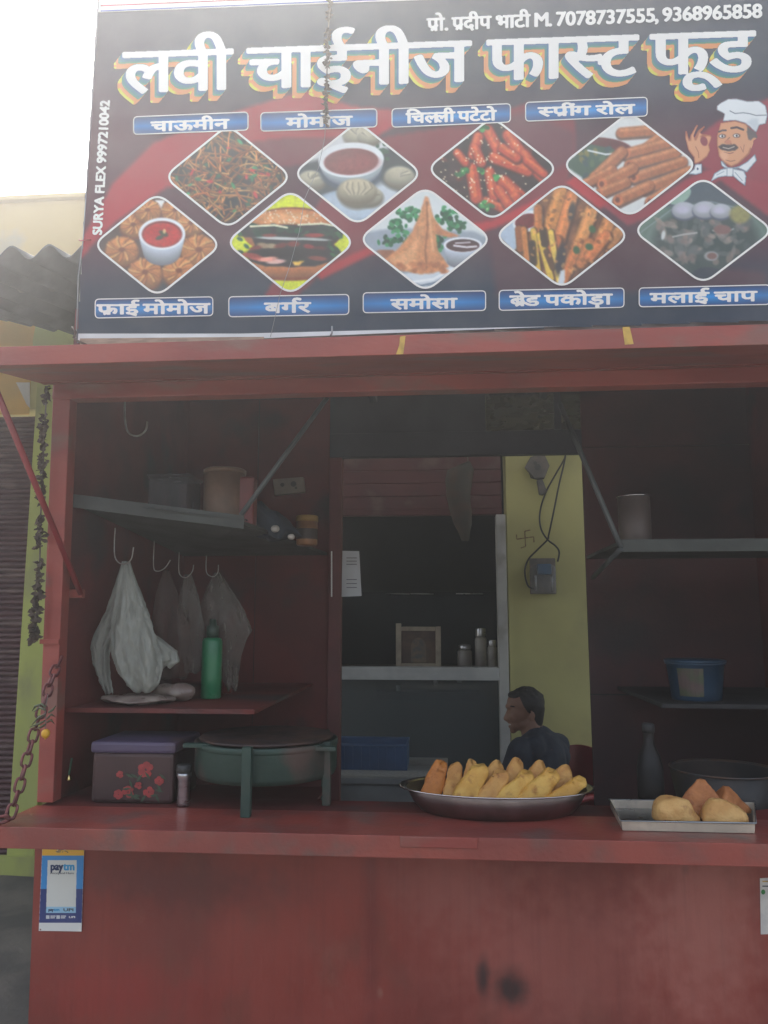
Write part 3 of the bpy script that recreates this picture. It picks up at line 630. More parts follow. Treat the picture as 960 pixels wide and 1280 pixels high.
# ---- title lettering
titles = [(['लवी'], 154, 291), (['चाईनीज'], 309, 589), (['फा', ('half','स',.50), 'ट'], 609, 798), (['फूड'], 813, 944)]
GRN, YEL, ORG, TEAL, BLU = (66,140,110), (222,214,70), (226,148,84), (40,122,140), (60,110,160)
for segs, x0, x1 in titles:
    _, _, wd = layout(segs); ex = (x1-x0-3)/wd; sl = -.0345; sy = 50/.622
    yt = 63+sl*(x0-154); O = (x0+1.5, yt+54-1); EX = (ex, ex*sl); EY = (0, -sy)
    f, mn, res = text_field(segs, O, EX, EY, 2.0, (2.6, .8), 20)
    obj('title_lettering', field_mesh('title_lettering', f, mn, res, YS-.004), M_letter, sign)
    # the coloured block shadow: the letters swept down and to the left
    n = 14; D = np.array([-10.5, 13.5]); U = f.copy(); T = np.where(f > .5, 0., 9.)
    for i in range(1, n+1):
        t = i/n; sh_ = np.roll(np.roll(f, int(round(D[1]*t*res)), 0), int(round(D[0]*t*res)), 1)
        T = np.where((sh_ > .5) & (T > 8), t, T); U = np.maximum(U, sh_)
    gy_, gx_ = np.gradient(blur(np.roll(np.roll(f, int(D[1]*res), 0), int(D[0]*res), 1), 4))
    T = blur(np.where(T > 1, 1, T), 1)
    def colfn(px, py, V, T=T, gx_=gx_, gy_=gy_):
        i = np.clip(V[:, 1].round().astype(int), 0, T.shape[0]-1); j = np.clip(V[:, 0].round().astype(int), 0, T.shape[1]-1)
        t = T[i, j]; c = np.zeros((len(V), 3)); ang = np.degrees(np.arctan2(-gy_[i, j], gx_[i, j]))   # outward edge direction
        diag = np.clip(1-np.abs(((ang+180) % 360)-225+180-0)/70 if False else np.clip((np.minimum(np.abs(gx_[i, j]), np.abs(gy_[i, j]))/(np.maximum(np.abs(gx_[i, j]), np.abs(gy_[i, j]))+1e-4)-.12)/.25, 0, 1)*(gx_[i, j] > 0), 0, 1)[:, None]
        outer = np.array(YEL)*diag+np.array(ORG)*(1-diag)
        lo = t[:, None]
        c = np.where(lo < .18, BLU, np.where(lo < .40, TEAL, np.where(lo < .54, GRN, outer)))
        return c
    obj('title_shadow', field_mesh('title_shadow', U, mn, res, YS-.0022, colfn=colfn), VM, sign)

def lettering(segs, x0, x1, yb, sl, body, m, par, name='lettering', dil=(.55,.25), dy=.004, res=3.0, Y=None, capdiv=.622):
    _, _, wd = layout(segs); ex = (x1-x0)/wd
    f, mn, r = text_field(segs, (x0, yb), (ex, ex*sl), (0, -body/capdiv), res, dil, 3)
    return obj(name, field_mesh(name, f, mn, r, (Y or YS)-dy), m, par)
# proprietor line
lettering(['प', ('rakar', -.10), 'ो', '.', .22, 'प', ('rakar', -.10), 'दीप', .22, 'भाटी', .18, 'M', '.', .22, '7078737555', ',', .22, '9368965858'], 534, 952, 38.6, -.0405, 15.2, M_letter, sign, 'owner_line', (.95,.5))
# printer's line up the left edge
segs = ['SURYA', .25, 'FLEX', .25, '9997210042']; _, _, wd = layout(segs); L_ = np.array([136.5-126.5, 126-294.])/wd
f, mn, r = text_field(segs, (126.8, 294), L_, (-11/.69, -.6), 3, (.75,.8), 3)
obj('printer_line', field_mesh('printer_line', f, mn, r, YS-.004), M_letter, sign)

# ---- name plates
plates = [
 ([(167,146),(310,140),(310,162.5),(167,168)], ['चाऊमीन'], 189, 286, 164, -.036, 11.5),
 ([(326,141),(471,136),(471,158.5),(326,164)], ['मोमोज'], 358, 440, 159.5, -.034, 11.5),
 ([(490,136),(638,129.5),(638,152.5),(490,159)], ['िचल', -.20, 'ल', 'ी', .16, 'पटेटो'], 508, 620, 154, -.036, 12),
 ([(657,128),(809,121.5),(809,145),(657,151.5)], [('half','स',.50), 'प', ('rakar', -.10), 'ी', 'ं', 'ग', .2, 'रोल'], 673, 793, 145.6, -.034, 11),
 ([(119,374),(266,371),(266,394.5),(119,397.5)], ['फ', ('rakar', -.27), 'ाई', .16, 'मोमोज'], 121.6, 262, 393, -.012, 12),
 ([(286,371),(436,368),(436,393),(286,396)], ['बग', ('reph', -.06), 'र'], 331, 388, 391, -.016, 12),
 ([(454,366),(607,363.5),(607,388),(454,391)], ['समोसा'], 489, 571, 386.5, -.02, 12),
 ([(624,363),(780,360),(780,384),(624,388)], ['ब', ('rakar', -.10), 'े', 'ड', .18, 'पकोड', ('nukta', -.27), 'ा'], 637.6, 765, 382.5, -.02, 12.5),
 ([(799,360),(962,356),(962,380.5),(799,383.5)], ['मलाई', .2, 'चाप'], 813, 946, 379, -.022, 12)]
def rrect(q, r=5):
    q = [np.array(p, float) for p in q]; out = []
    for i in range(4):
        p = q[i]; a = q[i-1]-p; b = q[(i+1) % 4]-p; a = p+a/np.hypot(*a)*r; b = p+b/np.hypot(*b)*r
        for t in np.linspace(0, 1, 6): out.append(tuple((1-t)**2*a+2*t*(1-t)*p+t*t*b))
    return out
def outline_ribbon(pts, w, Y, name, m, par):
    c = np.mean(pts, 0); n = len(pts); V = []; A = np.array(pts, float)
    T = np.roll(A, -1, 0)-np.roll(A, 1, 0); T /= np.hypot(T[:, 0], T[:, 1])[:, None]; Nn = np.stack([T[:, 1], -T[:, 0]], 1)
    if ((A+Nn-c)**2).sum() < ((A-c)**2).sum(): Nn = -Nn
    V = [P(*(A[i]+Nn[i]*w/2), Y) for i in range(n)]+[P(*(A[i]-Nn[i]*w/2), Y) for i in range(n)]
    F = [(i, (i+1) % n, n+(i+1) % n, n+i) for i in range(n)]; return obj(name, MB().add(V, F), m, par, fix=False)
for q, segs, x0, x1, yb, sl, body in plates:
    xs_ = [p[0] for p in q]; ys_ = [p[1] for p in q]
    pp = Paint(min(xs_)-2, min(ys_)-2, max(xs_)+2, max(ys_)+2, 1, (20,60,140))
    v = (pp.Y-(q[0][1]+(q[1][1]-q[0][1])*(pp.X-q[0][0])/(q[1][0]-q[0][0])))/(q[3][1]-q[0][1]); u = (pp.X-q[0][0])/(q[1][0]-q[0][0])
    k = np.clip(1-np.abs(v-.55)/.5, 0, 1)**.7*(.62+.38*np.exp(-((u-.5)/.42)**2)); pp.C = np.array((10,48,100.))*(1-k[..., None])+np.array((4,150,226.))*k[..., None]
    pl_ = obj('name_plate', pp.mesh('name_plate', YS-.0036, rrect(q)), VM, sign)
    outline_ribbon(rrect(q), 1.3, YS-.0042, 'plate_outline', M_letter, pl_)
    lettering(segs, x0, x1, yb, sl, body, M_letter, pl_, dil=(.85,.5), dy=.0046)

# ---- food pictures
def diamond(cx, cy, a, b, r=17):
    q = [np.array(p, float) for p in ((cx-a-4, cy), (cx, cy-b-3), (cx+a+4, cy), (cx, cy+b+3))]; out = []
    for i in range(4):
        p = q[i]; u = q[i-1]-p; v = q[(i+1) % 4]-p; u = p+u/np.hypot(*u)*r; v = p+v/np.hypot(*v)*r
        for t in np.linspace(0, 1, 9): out.append(tuple((1-t)**2*u+2*t*(1-t)*p+t*t*v))
    return out
RR = random.Random(11); U_ = RR.uniform
def chowmein(p, cx, cy):
    p.mul(.7+.6*vnoise(p.X, p.Y, 7, 5))
    for i in range(60): p.ell(cx+U_(-70,70), cy+U_(-55,60), U_(3,9), U_(2,6), RR.choice([(30,60,45),(20,32,34),(60,30,26),(22,26,30),(30,90,60)]), U_(0,180), .4)
    for i in range(330):
        x, y = cx+U_(-74,74), cy+U_(-60,48); a = U_(0, 2*pi); k = U_(-.16,.16); pts = [(x, y)]
        for s in range(RR.randint(4, 9)): a += k+U_(-.12,.12); x += 4*cos(a); y += 3.4*sin(a); pts.append((x, y))
        dk = U_(.5, 1); c = RR.choice([(240,160,90),(216,130,70),(250,190,120),(200,110,60)]); p.line(pts, U_(1.9,2.9), (c[0]*dk*.5, c[1]*dk*.5, c[2]*dk*.5)); p.line([(a_-.3, b_-.5) for a_, b_ in pts], U_(1.1,1.8), (c[0]*dk, c[1]*dk, c[2]*dk))
    for i in range(26): p.ell(cx+U_(-64,64), cy+U_(-48,46), U_(1.5,6), U_(1,2.4), RR.choice([(190,50,50),(40,140,80),(36,110,70),(200,60,60),(60,160,110)]), U_(0,180), .4)
def dumpling(p, cx, cy, r, col, dark, n=11, seed=1, hl=(236,200,150)):
    p.ell(cx, cy+r*.12, r*1.06, r*.98, dark, 0, .3); p.ell(cx, cy, r, r*.9, col, 0, .15, .35)
    q = random.Random(seed)
    for i in range(n):
        a = 2*pi*i/n+q.uniform(-.2,.2); tw = .5
        pts = [(cx+r*t*cos(a+tw*t), cy-r*.12+r*.85*t*sin(a+tw*t)) for t in (.15,.4,.65,.92)]
        p.line(pts, r*.16, dark, .75, 1.2); p.line([(x-1, y-.6) for x, y in pts], r*.13, hl if i % 2 else col, .7, 1.2)
    p.ell(cx, cy-r*.1, r*.2, r*.15, dark, 0, .6)
def bowl(p, cx, cy, rx, ry, h, sauce, wall=(200,212,224)):
    for i in range(int(h)): 
        k = i/h; p.ell(cx, cy+h-i, rx*(.8+.2*k), ry*(.8+.2*k), tuple(c*(.55+.45*k) for c in wall), 0, .06)
    p.ell(cx, cy, rx, ry, (232,238,242), 0, .06); p.ell(cx, cy+.8, rx*.86, ry*.82, tuple(c*.6 for c in sauce), 0, .1); p.ell(cx, cy+1.5, rx*.82, ry*.74, sauce, 0, .1)
def friedmomo(p, cx, cy):
    p.C[:] = (84,64,58); p.ell(cx, cy+52, 60, 30, (44,52,62), 0, .6)
    p.poly([(cx-3,cy-56),(cx+10,cy-56),(cx+4,cy-40)], (230,232,230), 1)
    i = 0
    for dx, dy, r in ((-30,-24,16),(-12,-42,16),(22,-42,16),(42,-26,16),(-44,8,20),(52,8,22),(-15,36,21),(27,34,20)):
        i += 1; dumpling(p, cx+dx, cy+dy, r, (206,138,80), (122,66,36), 11, i, (236,190,120))
    bowl(p, cx+6, cy-14, 29, 20, 24, (186,34,34)); p.ell(cx+8, cy-14, 6, 3, (60,60,40), 30, .5); p.ell(cx+3, cy-9, 5, 2.5, (50,60,40), -20, .5); p.ell(cx+9, cy-17, 2, 3, (220,180,120), 0, .5)
def steammomo(p, cx, cy):
    p.C[:] = (66,76,80); p.poly([(cx-80,cy-10),(cx-10,cy-70),(cx+20,cy-70),(cx+70,cy-20),(cx+30,cy-30),(cx-40,cy-20)], (206,210,212), 3)
    p.ell(cx+4, cy+44, 64, 26, (150,172,190), 0, .12); p.ell(cx+4, cy+38, 52, 18, (178,196,210), 0, .3); p.ell(cx+34, cy+30, 20, 20, (196,206,214), 30, .6)
    p.ell(cx+52, cy-8, 26, 28, (52,64,66), 0, .3)
    for i in range(12): p.ell(cx+36+U_(-12,16), cy-34+U_(-6,16), 3, 2.4, (50,84,66), U_(0,90), .4)
    pw = (186,182,158)
    for dx, dy, r, s in ((0,-48,18,1),(14,-46,14,2),(-58,8,17,3),(52,4,19,4),(-1,26,22,5),(14,28,17,6)):
        p.ell(cx+dx+1, cy+dy+3, r*1.03, r*.72, (108,106,92), 0, .3); p.ell(cx+dx, cy+dy, r, r*.7, pw, 0, .25, .4)
        q = random.Random(s)
        for k in range(6): a = q.uniform(.2, 2.8); p.line([(cx+dx+r*.8*cos(a), cy+dy-r*.5*sin(a)), (cx+dx+r*.4*cos(a+.3), cy+dy-r*.3*sin(a)), (cx+dx, cy+dy)], 1.6, (214,210,188) if k % 2 else (112,108,92), .75, 1.2)
    p.ell(cx-8, cy-4, 40, 26, (66,82,96), 0, .15)
    for i in range(14): k = i/14; p.ell(cx-8, cy-6-i*.6, 40*(.9+.1*k), 22, (96+60*k,110+60*k,124+50*k), 0, .05)
    p.ell(cx-8, cy-17, 41, 22, (222,228,230), -3, .04); p.ell(cx-8, cy-15, 34, 16.5, (122,62,62), -3, .08); p.ell(cx-4, cy-12, 26, 10, (142,72,72), -3, .9)
    p.ell(cx-1, cy+24, 25, 17, (112,108,92), 0, .2); p.ell(cx-1, cy+22, 24, 16, (188,180,152), 0, .2, .4)
    for dx in (-14,-8,-1,6,13): p.line([(cx-1+dx, cy+11), (cx+dx*1.2, cy+18), (cx-2+dx*.6, cy+26)], 2, (210,204,180), .6, 1.6); p.line([(cx+2+dx, cy+11), (cx+3+dx*1.2, cy+18), (cx+1+dx*.6, cy+26)], 1.2, (104,98,82), .6, 1.2)
def chillipotato(p, cx, cy):
    p.C[:] = (46,30,30); p.mul(.7+.7*vnoise(p.X, p.Y, 8, 9))
    for i in range(26): p.ell(cx+U_(-74,70), cy+U_(-56,56), U_(4,11), U_(3,6), RR.choice([(70,34,30),(50,30,28),(90,36,30),(38,34,34)]), U_(0,180), .4)
    for x0, y0, x1, y1, w in ((-6,-48,6,-26,14),(-18,-40,-24,-18,13),(20,-42,34,-22,15),(40,-18,56,2,13),(2,-14,44,2,14),(-26,0,-20,36,15),(-4,4,2,34,13),(14,16,34,34,16),(12,-26,30,-14,12),(-8,40,10,48,10),(-44,-20,-34,-8,10),(-22,-26,-14,-8,12),(30,34,12,48,12),(56,6,64,14,10),(8,26,20,44,13),(44,-10,64,6,10)):
        p.line([(cx+x0+1, cy+y0+2), (cx+x1+1, cy+y1+2)], w+2, (60,16,14), .8, 2.5); p.line([(cx+x0, cy+y0), (cx+x1, cy+y1)], w, (196,74,44), .95, 3.5); p.line([(cx+x0-1, cy+y0-3), (cx+x1-2, cy+y1-3)], w*.35, (232,128,76), .6, 3)
    for x, y in ((-10,-50),(-40,6),(-36,0),(-4,48),(-12,44),(-16,4),(4,10)): 
        for k in range(4): p.ell(cx+x+U_(-4,4), cy+y+U_(-3,3), 4, 2.6, RR.choice([(40,130,60),(60,160,80),(28,96,50)]), U_(0,180), .4)
    for i in range(120): p.ell(cx+RR.gauss(-14,30), cy+RR.gauss(4,26), 1.3, .8, (240,224,190), U_(0,180), .5)
def springroll(p, cx, cy):
    p.C[:] = (214,218,216); p.ell(cx-36, cy-20, 40, 14, (96,42,44), 4, .1); p.poly([(cx-82,cy),(cx-50,cy-26),(cx-20,cy-20),(cx-10,cy-8),(cx-50,cy+22)], (64,92,76), 1)
    for i in range(20): p.ell(cx+U_(-66,-20), cy+U_(-20,14), 5, 3, RR.choice([(84,110,80),(120,120,70),(60,84,84)]), U_(0,180), .5)
    p.line([(cx-52,cy-18),(cx-30,cy-13),(cx-8,cy-15)], 2.2, (226,230,232))
    rolls = [(-10,-40,36,-44,13),(44,-40,20,-20,13),(48,-28,-4,-14,13),(58,-16,0,0,13),(-10,-16,-44,16,14),(66,-4,6,16,13),(-22,6,-60,26,12),(4,4,-34,24,14),(-4,22,-38,36,12),(74,8,20,30,13),(76,14,26,46,13),(24,26,-14,44,14),(60,26,32,54,12)]
    for x0, y0, x1, y1, w in rolls:
        p.line([(cx+x0, cy+y0+2), (cx+x1, cy+y1+3)], w+2, (74,40,28), .8, 2); p.line([(cx+x0, cy+y0), (cx+x1, cy+y1)], w, (172,104,66), 1, 2.5)
        p.line([(cx+x0-1, cy+y0-3), (cx+x1-2, cy+y1-3)], w*.3, (214,150,102), .7, 3); p.ell(cx+x1, cy+y1, w*.42, w*.46, (196,116,74), 0, .3); p.ell(cx+x1-1, cy+y1, w*.2, w*.25, (110,58,40), 0, .6)
def burger(p, cx, cy):
    p.C[:] = (212,224,28)
    p.ell(cx+2, cy-14, 62, 30, (120,60,30), 0, .05); p.ell(cx+2, cy-13, 61, 29, (196,120,66), 0, .06, .25); p.ell(cx-6, cy-30, 34, 8, (230,172,116), 0, 1, 0, .8)
    for i in range(60): p.ell(cx+U_(-38,46), cy+U_(-40,-22), 1.2, .8, (246,226,190), U_(0,180), .5)
    p.ell(cx, cy+32, 58, 16, (130,64,32), 0, .06); p.ell(cx, cy+29, 58, 15, (206,128,74), 0, .08, .3)
    p.poly([(cx-58,cy-22),(cx+58,cy-22),(cx+66,cy-8),(cx+54,cy+2),(cx+64,cy+12),(cx+50,cy+24),(cx+30,cy+30),(cx-30,cy+30),(cx-50,cy+24),(cx-58,cy+16),(cx-44,cy+4),(cx-48,cy-6),(cx-66,cy-8)], (34,34,34), 1)
    for i in range(80):
        t = U_(-62,62); p.ell(cx+t, cy-16+U_(-5,7), U_(3,7), U_(2,4), RR.choice([(20,58,42),(16,44,38),(22,76,52),(20,36,34),(26,34,36)]), U_(-30,30), .4)
    for t, c, w in (((-50,-20),(236,232,200),2.5),((10,-22),(236,232,200),2.5)): p.line([(cx+t[0], cy+t[1]), (cx+t[0]+30, cy+t[1]-1.5), (cx+t[0]+46, cy+t[1]+1.5)], w, c)
    p.ell(cx-12, cy-5, 30, 2, (200,204,202), 2, .5); p.ell(cx+28, cy-4, 22, 1.8, (176,184,180), 3, .5); p.ell(cx+30, cy-9, 13, 2.6, (150,44,42), 0, .5); p.ell(cx-26, cy-9, 10, 2, (120,52,46), 0, .5)
    for x, y, c in ((-34,4,(214,180,140)),(-22,5,(230,204,160)),(-12,4,(150,60,50)),(4,2,(170,60,48)),(24,6,(196,56,60)),(-44,8,(160,66,54)),(36,8,(120,40,40))): p.ell(cx+x, cy+y, 8, 3.6, tuple(v*.72 for v in c), U_(-20,20), .6)
    p.ell(cx-2, cy+13, 52, 6, (30,24,24), 0, .3)
    for x, y, c in ((-40,20,(170,80,70)),(-18,24,(226,180,170)),(-28,21,(232,160,140)),(34,20,(130,60,50)),(4,28,(40,30,30)),(-50,16,(150,60,50))): p.ell(cx+x, cy+y, 12, 3, c, U_(-10,10), .5)
    p.poly([(cx+2,cy+24),(cx+18,cy+23),(cx+11,cy+29),(cx+5,cy+29)], (236,190,80), 1)
    for i in range(14): p.ell(cx+RR.choice([-1,1])*U_(48,64), cy+U_(-12,18), 4, 2.2, RR.choice([(30,90,50),(20,60,40)]), U_(0,90), .4)
def samosa_pic(p, cx, cy):
    p.C[:] = (214,222,222); p.poly([(cx-90,cy-6),(cx-40,cy-14),(cx+60,cy-10),(cx+90,cy+4),(cx+40,cy+46),(cx,cy+64),(cx-40,cy+36)], (150,164,176), 2)
    p.poly([(cx-30,cy+44),(cx+26,cy+34),(cx+50,cy+22),(cx+44,cy+36),(cx,cy+60)], (206,216,222), 1); p.line([(cx-20,cy+54),(cx+10,cy+50),(cx+46,cy+30)], 3, (232,238,240)); p.line([(cx-14,cy+60),(cx+14,cy+54),(cx+48,cy+34)], 2.5, (110,132,150))
    for bx, by, n, sx_, sy_ in ((-22,-30,34,16,9),(-36,-16,22,10,8),(26,-28,34,14,12),(38,-16,26,14,9),(-34,0,26,16,7),(16,4,26,10,16),(-44,4,10,8,4)):
        for i in range(n): p.ell(cx+bx+RR.gauss(0,sx_*.5), cy+by+RR.gauss(0,sy_*.5), U_(2.4,4), U_(1.8,3), RR.choice([(34,120,72),(24,92,56),(52,146,90),(18,66,44)]), U_(0,180), .4)
    def tri(pts, c, s=1): p.poly([(cx+a_, cy+b_) for a_, b_ in pts], c, s)
    tri([(-62,14),(-40,13),(-30,30),(-44,30)], (150,96,66)); tri([(4,-40),(10,-28),(22,-12),(44,-4),(30,-2),(12,-6)], (190,126,84))
    tri([(0,-54),(4,-52),(12,-20),(16,14),(30,34),(20,40),(-6,44),(-34,38),(-52,26),(-34,12),(-16,-10),(-6,-34)], (204,140,92))
    tri([(-2,-44),(-4,-10),(-22,14),(-44,26),(-34,34),(-14,40),(-10,10)], (222,164,114), 3)
    p.line([(cx+2,cy-46),(cx+3,cy-14),(cx,cy+14),(cx+2,cy+36)], 2.4, (150,92,58), .8, 1.5); p.line([(cx+5,cy-40),(cx+7,cy-10),(cx+10,cy+14)], 3, (232,180,130), .7, 2)
    for i in range(46): p.ell(cx+U_(-44,28), cy+34+U_(-4,7), U_(2,5), 2.4, RR.choice([(182,114,70),(196,126,80),(160,96,60)]), U_(0,60), .9, 0, .6)
    bowl(p, cx+47, cy+7, 24, 9.5, 22, (66,30,34)); p.line([(cx+36,cy+8),(cx+52,cy+10),(cx+64,cy+9)], 2.6, (226,226,230)); p.line([(cx+38,cy+5),(cx+56,cy+4)], 1.8, (216,216,222))
def breadpakora(p, cx, cy):
    p.C[:] = (120,76,46); p.mul(.7+.6*vnoise(p.X, p.Y, 9, 12)); p.poly([(cx-90,cy-10),(cx-40,cy-60),(cx-28,cy-30),(cx-60,cy+20)], (176,194,210), 1)
    p.ell(cx-42, cy-18, 20, 13, (222,228,232), -15, .08); p.ell(cx-44, cy-18, 15, 9, (112,34,36), -15, .1)
    for x0, y0, x1, y1, w, c in ((-2,-56,-18,-2,16,(200,134,68)),(12,-50,-4,6,15,(206,128,70)),(36,-30,22,10,16,(208,142,78)),(60,-22,44,20,16,(190,124,66)),(-8,6,-12,26,15,(196,108,54)),(20,10,2,54,13,(196,116,58)),(34,10,24,34,14,(188,116,62)),(72,-6,60,10,14,(180,120,66)),(-30,-34,-30,-6,10,(180,112,60)),(54,0,34,26,14,(200,118,66))):
        p.line([(cx+x0+2, cy+y0+2), (cx+x1+2, cy+y1)], w+3, (70,40,24), .8, 3); p.line([(cx+x0, cy+y0), (cx+x1, cy+y1)], w, c, 1, 3); p.line([(cx+x0-2, cy+y0), (cx+x1-2, cy+y1)], w*.3, tuple(min(255, v*1.17) for v in c), .8, 3)
    for x0, y0, x1, y1, w, c in ((-54,-8,-52,16,9,(150,86,44)),(-48,-8,-44,30,7,(206,132,66)),(-36,-6,-30,44,7,(222,184,70)),(-28,0,-14,54,8,(226,192,76)),(-14,-4,-4,56,7,(230,196,84)),(-38,10,-36,34,7,(60,48,34)),(-24,-6,-22,10,8,(70,52,36)),(-20,20,-12,40,6,(96,66,40))):
        p.line([(cx+x0+1, cy+y0), (cx+x1+1, cy+y1)], w+2, (64,44,28), .8, 2); p.line([(cx+x0, cy+y0), (cx+x1, cy+y1)], w, c, 1, 2)
    p.ell(cx-2, cy+30, 6, 20, (46,44,50), 8, .5); p.ell(cx+12, cy-30, 4, 12, (66,60,56), 10, .6)
    for i in range(90): p.ell(cx+U_(-40,70), cy+U_(-52,46), U_(1.5,3.6), U_(1,2.6), RR.choice([(230,170,100),(140,84,44),(216,150,90),(110,66,38)]), U_(0,180), .6, 0, .6)
    for x, y in ((18,18),(38,-8),(34,14)): p.ell(cx+x, cy+y, 5, 4, (52,92,54), U_(0,90), .5)
    p.poly([(cx-6,cy+62),(cx-2,cy+44),(cx+4,cy+42),(cx+3,cy+64)], (206,214,220), 1)
def chaap(p, cx, cy):
    p.C[:] = (96,124,110); p.poly([(cx-90,cy-70),(cx+90,cy-70),(cx+40,cy-30),(cx-50,cy-28)], (70,86,96), 3); p.ell(cx+4, cy+16, 76, 50, (126,154,140), 0, .06); p.ell(cx+4, cy+14, 70, 46, (58,74,72), 0, .3)
    p.ell(cx-30, cy-44, 16, 10, (140,172,158), -30, .1); p.line([(cx-80,cy+4),(cx-40,cy-26),(cx+10,cy-36),(cx+60,cy-24)], 1.5, (140,156,160), .7)
    for i in range(110): p.ell(cx+U_(-56,56), cy+U_(-14,40), U_(3,9), U_(2,5), RR.choice([(116,106,100),(96,104,102),(140,124,114),(124,122,118),(80,92,92),(160,146,134)]), U_(0,180), .5, 0, .7)
    for x, y, r in ((-24,-25,16),(2,-26,16),(22,-24,14)): p.ell(cx+x, cy+y+2, r, r*.7, (82,90,106), 0, .15); p.ell(cx+x, cy+y, r*.95, r*.66, (176,182,190), 0, .15, .2); p.ell(cx+x-2, cy+y-1, r*.5, r*.3, (188,188,204), 0, .8)
    p.ell(cx+46, cy-20, 13, 11, (144,140,84), 0, .4); p.line([(cx-38,cy+8),(cx-24,cy+5),(cx-8,cy+3)], 2, (176,176,172)); p.line([(cx+12,cy+0),(cx+24,cy+5),(cx+38,cy-2)], 2, (150,160,156)); p.ell(cx+24, cy-1, 11, 6, (124,92,88), 0, .3)
    p.ell(cx+10, cy+32, 9, 6, (150,152,150), 0, .3); p.ell(cx+11, cy+32, 6, 4, (120,90,84), 0, .3); p.ell(cx-50, cy+6, 2.5, 6, (206,212,210), 10, .5); p.ell(cx+6, cy+66, 26, 20, (44,56,68), 0, .1)
pics = [(285,221,76,62,chowmein,(46,40,36)),(447,217,77,62,steammomo,0),(615.5,211,78.5,62,chillipotato,0),(787,206,81,63,springroll,0),(196.5,306,76.5,62,friedmomo,0),(363,303,77,63,burger,0),
        (531.5,299,79.5,63,samosa_pic,0),(702.5,294.5,80.5,63.5,breadpakora,0),(879,288,84,64,chaap,0)]
for cx, cy, a, b_, fn, base in pics:
    p = Paint(cx-a-4, cy-b_-4, cx+a+4, cy+b_+4, 1.15, base or (80,80,80)); fn(p, cx, cy)
    o = diamond(cx, cy, a, b_); g0 = vnoise(p.X, p.Y, 2.1, int(cx)); g1 = vnoise(p.X, p.Y, 5.3, int(cy))
    p.C = .35*p.C+.65*blur(p.C, 1); sat_ = np.clip((p.C.max(-1)-p.C.min(-1))/90, .15, 1); p.mul((1+(g0-.5)*.10*sat_+(g1-.5)*.13*sat_)[..., None]*np.ones(3)); p.C = np.clip(p.C*1.06, 0, 255)
    fp = obj('food_picture', p.mesh('food_picture', YS-.0024 if cy > 230 else YS-.0022, o), VM, sign)
    outline_ribbon(o, 2.6, YS-.0032, 'picture_border', M_letter, fp)

# ---- the printed cook
p = Paint(855, 118, 962, 236, 1.6, (150,48,64)); SK, SKD, INK = (222,160,118), (176,104,74), (70,54,60)
q = Paint(855, 118, 962, 236, 1.6, (0,0,0))
def both(fn, *a, **k):
    getattr(p, fn)(*a, **k)
    if fn == 'poly': q.poly(a[0], (1,1,1))
    elif fn == 'line': q.line(a[0], a[1], (1,1,1))
    else: q.ell(a[0], a[1], a[2], a[3], (1,1,1), a[5] if len(a) > 5 else 0)
def Z(pts): return [(850+x/8.727, 110+y/8.727) for x, y in pts]
WH, WHS = (232,238,240), (150,170,186)
both('poly', Z([(400,190),(395,240),(450,270),(482,285),(462,368),(600,355),(720,390),(835,490),(865,410),(940,390),(960,300),(940,190),(860,135),(740,140),(620,112),(520,115),(440,160)]), (96,110,124), .6)
both('poly', Z([(408,195),(404,236),(456,262),(490,280),(472,358),(600,348),(724,382),(828,475),(858,400),(930,386),(950,300),(930,195),(856,143),(742,150),(620,122),(524,124),(446,166)]), WH, .5)
p.line(Z([(545,250),(600,278),(690,270),(760,280),(830,300),(940,295)]), 1.1, (110,124,136)); p.poly(Z([(700,390),(760,400),(826,480),(858,400),(850,330),(780,340)]), (206,216,222), 2)
both('poly', Z([(440,380),(600,358),(720,392),(800,480),(800,600),(760,720),(640,830),(560,865),(480,820),(420,740),(400,620),(402,520)]), SKD, .6)
both('poly', Z([(446,386),(600,366),(712,398),(782,480),(784,600),(744,710),(632,815),(560,850),(490,806),(432,730),(412,620),(412,524)]), SK, .8)
both('poly', Z([(735,420),(830,490),(850,540),(790,580),(745,560),(730,480)]), (96,84,84), .8); p.ell(*Z([(800,600)])[0], 4, 7, SK, 20, .2); 
p.line(Z([(560,438),(620,428),(690,455)]), 2.6, INK); p.line(Z([(425,478),(460,462),(500,462)]), 2.2, INK)
for x, y in ((618,520),(462,525)): cx_, cy_ = Z([(x, y)])[0]; p.ell(cx_, cy_, 4.6, 2.8, (120,84,72), 0, .4); p.ell(cx_-.5, cy_, 3, 1.8, (240,240,236), 0, .3); p.ell(cx_, cy_, 1.4, 1.5, (40,40,46), 0, .3)
p.line(Z([(540,540),(490,590),(560,610)]), 1.2, (150,92,70)); p.ell(*Z([(525,590)])[0], 4, 3, (206,132,100), 0, .5)
p.poly(Z([(415,640),(460,612),(540,620),(600,612),(640,650),(600,682),(520,690),(450,672)]), (64,52,54), .6); p.line(Z([(470,648),(530,662),(590,640)]), 1.3, (196,180,170))
p.line(Z([(480,700),(540,715),(580,705)]), 1, (150,84,70)); p.line(Z([(500,785),(550,800),(600,790)]), 1, (160,100,76)); p.line(Z([(660,640),(690,700),(700,620)]), .8, (170,108,84)); p.ell(*Z([(480,740)])[0], 5, 6, (238,188,150), 0, .8, 0, .6)
both('poly', Z([(440,790),(470,800),(520,860),(560,868),(640,850),(730,800),(820,715),(842,790),(730,925),(640,880),(520,900),(450,850)]), (110,130,150), .6)
both('poly', Z([(448,800),(500,856),(560,880),(650,858),(740,806),(812,735),(830,788),(726,908),(640,868),(520,884),(460,845)]), WH, .6)
both('poly', Z([(330,1030),(370,930),(450,880),(520,865),(600,875),(700,900),(728,960),(715,1075),(640,1020),(580,965),(500,965),(420,980),(345,1020)]), (110,130,150), .6)
